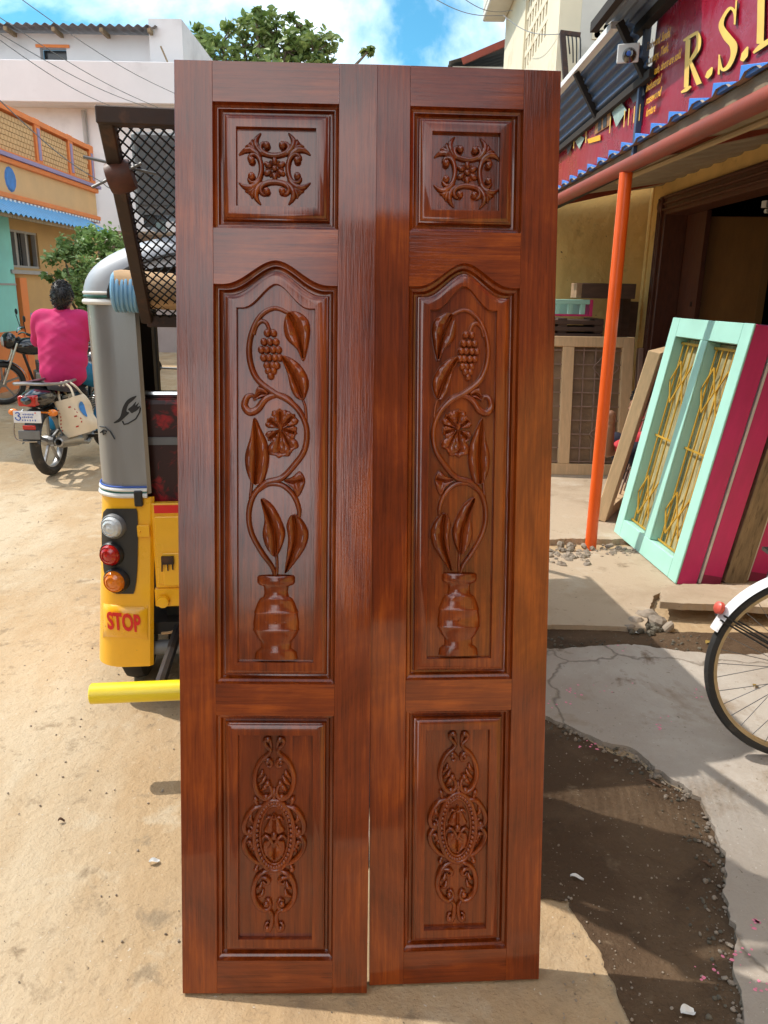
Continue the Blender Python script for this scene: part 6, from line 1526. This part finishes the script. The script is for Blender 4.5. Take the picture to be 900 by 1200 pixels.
# grey tin roof seen past its corner
tr0 = PY(562, 70, 20.0)
tr = thing('tin_roof_shed', 'shed with dark grey tin roof past the cream building', 'shed', (tr0.x + .6, 21, 0))
zsh = PY(562, 58, 20).z + .65
MB().grid(lambda u, v: (-1.3 + 3.2 * u, -1.0 + 3 * v, zsh - .9 + .9 * u - .0 * v + .02 * math.sin(v * 60)), 6, 60).build('roof', mat('dark_tin', (.10, .10, .105), .6, .2, 5), tr, smooth=True, angle=180, fix=False)
MB().box(-1.2, 1.9, -.8, 1.9, 0, zsh - .95).build('wall', M_offw, tr)
MB().beam((-1.0, -1.0, zsh - .9), (1.0, -1.02, zsh - .1), .10, .14).build('fascia', M_rust, tr)
# houses closing the street far behind
def far_house(name, label, x0, x1, y, h, m):
    t = thing(name, label, 'house', ((x0 + x1) / 2, y, 0)); w = (x1 - x0) / 2
    MB().box(-w, w, 0, 8, 0, h).build('wall', m, t); MB().box(-w - .2, w + .2, -.2, 8.2, h, h + .2).build('roof', M_trim, t)
    for k in range(max(1, int(w))):
        x = -w + (2 * w) * (k + .5) / max(1, int(w)); f_ = MB().box(x - .5, x + .5, -.03, -.001, 1.1, 2.3).build('window', M_winf, t); MB().box(x - .42, x + .42, -.05, -.031, 1.18, 2.22).build('pane', M_pane, f_)
far_house('far_house', 'small pink house closing the far end of the street', -5.0, -1.0, 46, 3.4, mat('pink_plaster', (.60, .28, .26), .85, .1, 2))
far_house('far_house', 'low cream house far down the street beside the pink one', -.6, 5, 50, 3.2, M_cream)
far_house('far_house', 'low white house far down the street on the rickshaw side', -14, -5.6, 42, 3.6, M_wh)
# ---------------------------------------------------------------- trees
def leaf_mat(name, col, col2):
    M = bpy.data.materials.new(name); M.use_nodes = True; n, l = M.node_tree.nodes, M.node_tree.links; b = n['Principled BSDF']
    z = n.new('ShaderNodeTexNoise'); z.inputs['Scale'].default_value = 3.0; t = n.new('ShaderNodeTexCoord'); l.new(t.outputs['Object'], z.inputs['Vector'])
    r = n.new('ShaderNodeValToRGB'); r.color_ramp.elements[0].position = .35; r.color_ramp.elements[1].position = .68; r.color_ramp.elements[0].color = (*col, 1); r.color_ramp.elements[1].color = (*col2, 1)
    l.new(z.outputs['Fac'], r.inputs['Fac']); l.new(r.outputs['Color'], b.inputs['Base Color']); b.inputs['Roughness'].default_value = .45
    tr_ = n.new('ShaderNodeBsdfTranslucent'); l.new(r.outputs['Color'], tr_.inputs['Color']); x = n.new('ShaderNodeMixShader'); x.inputs['Fac'].default_value = .3
    l.new(b.outputs['BSDF'], x.inputs[1]); l.new(tr_.outputs['BSDF'], x.inputs[2]); l.new(x.outputs['Shader'], n['Material Output'].inputs['Surface'])
    return M
M_bark = mat('bark', (.14, .10, .07), .9, .3, 8, bump=.5)
def tree(name, label, catg, base, clumps, nleaf, ls, lm, trunk_h, trunk_r, seed=0, twigs=True):
    rnd = random.Random(seed); t = thing(name, label, catg, base)
    top = Vector((0, 0, trunk_h)); MB().tube(cat([(0, 0, -.05), (.03, .02, trunk_h * .5), top], 5), [trunk_r, trunk_r * .8, trunk_r * .6], 10).build('trunk', M_bark, t, smooth=True)
    lb = MB(); mb = MB()
    for (c, r_) in clumps:
        c = Vector(c); lb.tube(cat([top - Vector((0, 0, trunk_h * .1)), top.lerp(c, .5) + Vector((rnd.gauss(0, .1), rnd.gauss(0, .1), .1)) * r_, c], 5), [trunk_r * .5, trunk_r * .3, trunk_r * .1], 6)
        nn = int(nleaf * r_ ** 2)
        for sub in range(max(3, int(nn / 26))):
            d = Vector((rnd.gauss(0, 1), rnd.gauss(0, 1), rnd.gauss(0, 1))).normalized() * r_ * rnd.uniform(.35, 1.05); sc = c + Vector((d.x, d.y, d.z * .8))
            if twigs: lb.tube([c.lerp(sc, .2), sc], [trunk_r * .10, trunk_r * .03], 4)
            for k in range(26):
                p = sc + Vector((rnd.gauss(0, 1), rnd.gauss(0, 1), rnd.gauss(0, .8))) * r_ * .17
                Mx = Euler((rnd.gauss(0, .7), rnd.gauss(0, .7), rnd.uniform(0, 6.28))).to_matrix(); s_ = ls * rnd.uniform(.6, 1.25)
                o = len(mb.v); mb.v += [p + Mx @ Vector(q) * s_ for q in ((0, -.5, 0), (.27, -.12, .06), (.22, .2, .05), (0, .55, -.03), (-.22, .2, .05), (-.27, -.12, .06))]
                mb.face(o, o + 1, o + 2, o + 3); mb.face(o, o + 3, o + 4, o + 5)
    lb.build('branches', M_bark, t, smooth=True, fix=False); mb.build('crown', lm, t, fix=False)
    return t
ML1 = leaf_mat('leaf_green', (.09, .15, .03), (.26, .32, .10)); ML2 = leaf_mat('leaf_bright', (.12, .23, .05), (.38, .52, .22))
YT_ = 25.0
tb = PY(310, 80, YT_); tb.z = 0
cl = []
for px, py, r_ in ((232, 62, .75), (258, 52, .8), (282, 34, .6), (300, 16, .35), (300, 50, 1.0), (325, 38, .75), (335, 60, .9), (352, 46, .7), (368, 62, .7), (385, 66, .55), (430, 62, .22), (240, 44, .4), (348, 28, .45), (270, 80, 1.0), (320, 90, 1.2), (370, 90, .9)):
    p = PY(px, py, YT_ + random.uniform(-.8, .8)); cl.append((p - tb, r_))
tree('street_tree', 'broad leafy tree rising behind the doors and the white building', 'tree', tb, cl, 330, .24, ML1, 5.2, .28, 3)
YBs = 11.6
bs = PY(100, 330, YBs); bs = Vector((bs.x, bs.y, 0)); cl = []
for px, py, r_ in ((75, 300, .30), (95, 285, .34), (120, 285, .36), (140, 278, .22), (85, 325, .34), (110, 315, .42), (130, 310, .36), (62, 322, .16), (100, 345, .34), (125, 340, .36), (105, 362, .22), (120, 362, .22), (150, 300, .3), (150, 330, .3)):
    p = PY(px, py, YBs + random.uniform(-.3, .3)); cl.append((p - bs, r_))
tree('leafy_shrub', 'bushy green shrub growing in front of the orange house', 'shrub', bs, [(c_ * 1.0, r_ * .8) for c_, r_ in cl], 6500, .085, ML2, 1.0, .06, 5)
# ---------------------------------------------------------------- overhead wires
def wire(label, pts, r_=.006):
    P = []
    for (a, b) in zip(pts, pts[1:]):
        for k in range(12):
            t = k / 12; p = Vector(a).lerp(Vector(b), t); p.z -= .10 * math.sin(math.pi * t); P.append(p)
    P.append(Vector(pts[-1])); tag(MB().tube(P, r_, 5).build('overhead_wire', M_grey, smooth=True), label, 'wire', 'overhead wires across the street')
wa = lambda px, py, Y: PY(px, py, Y)
lbw = 'thin grey overhead wire crossing in front of the white building'
for a, b in (((18, -6, 11.5), (206, 110, 17.0)), ((-10, 14, 11.5), (190, 128, 17)), ((-6, 36, 11.5), (180, 128, 17.0)), ((-10, 40, 11), (140, 128, 17.0))): wire(lbw, [wa(*a), wa(*b)])
wire('service wire sagging to the corner of the white building', [wa(0, 118, 12), wa(120, 214, 16.5), wa(140, 216, 18)], .009)
wire('pale wire crossing the sky to the cream building', [wa(505, -4, 14), wa(590, 18, 14.2), wa(655, 40, 11.9)], .006)
wire('pale wire high in the sky beside the cream building', [wa(540, -4, 14), wa(600, 12, 15)], .006)

# building closing the street behind the photographer
bh = thing('brown_building', 'brown plastered building across the street behind the photographer', 'building', (5, -20, 0))
MB().box(-5.4, 6, -6, 0, 0, 13).build('wall', mat('brown_render', (.13, .085, .055), .9, .15, 2), bh)
for k in range(4):
    for r_ in range(3):
        f_ = MB().box(-4.4 + k * 2.6, -3.2 + k * 2.6, .001, .06, 1.2 + r_ * 3.6, 2.8 + r_ * 3.6).build('window', M_winf, bh); MB().box(-4.3 + k * 2.6, -3.3 + k * 2.6, .061, .07, 1.3 + r_ * 3.6, 2.7 + r_ * 3.6).build('pane', M_pane, f_)

lr = thing('added_row_house', 'plain cream house added unseen behind the photographer to shade the street there', 'house', (-7.5, -7, 0))  # unseen house, added to shade the street behind the camera and darken reflections
MB().box(-2.5, 2.5, -9, 9, 0, 7).build('wall', mat('row_plaster', (.42, .34, .24), .9, .12, 2), lr)
MB().box(-2.6, 2.7, -9.1, 9.1, 7, 7.25).build('roof', M_trim, lr)
for k in range(5):
    for r_ in range(2):
        f_ = MB().box(2.501, 2.55, -7.5 + k * 3.4, -6.2 + k * 3.4, 1.1 + r_ * 3.3, 2.5 + r_ * 3.3).build('window', M_winf, lr); MB().box(2.551, 2.56, -7.4 + k * 3.4, -6.3 + k * 3.4, 1.2 + r_ * 3.3, 2.4 + r_ * 3.3).build('pane', M_pane, f_)
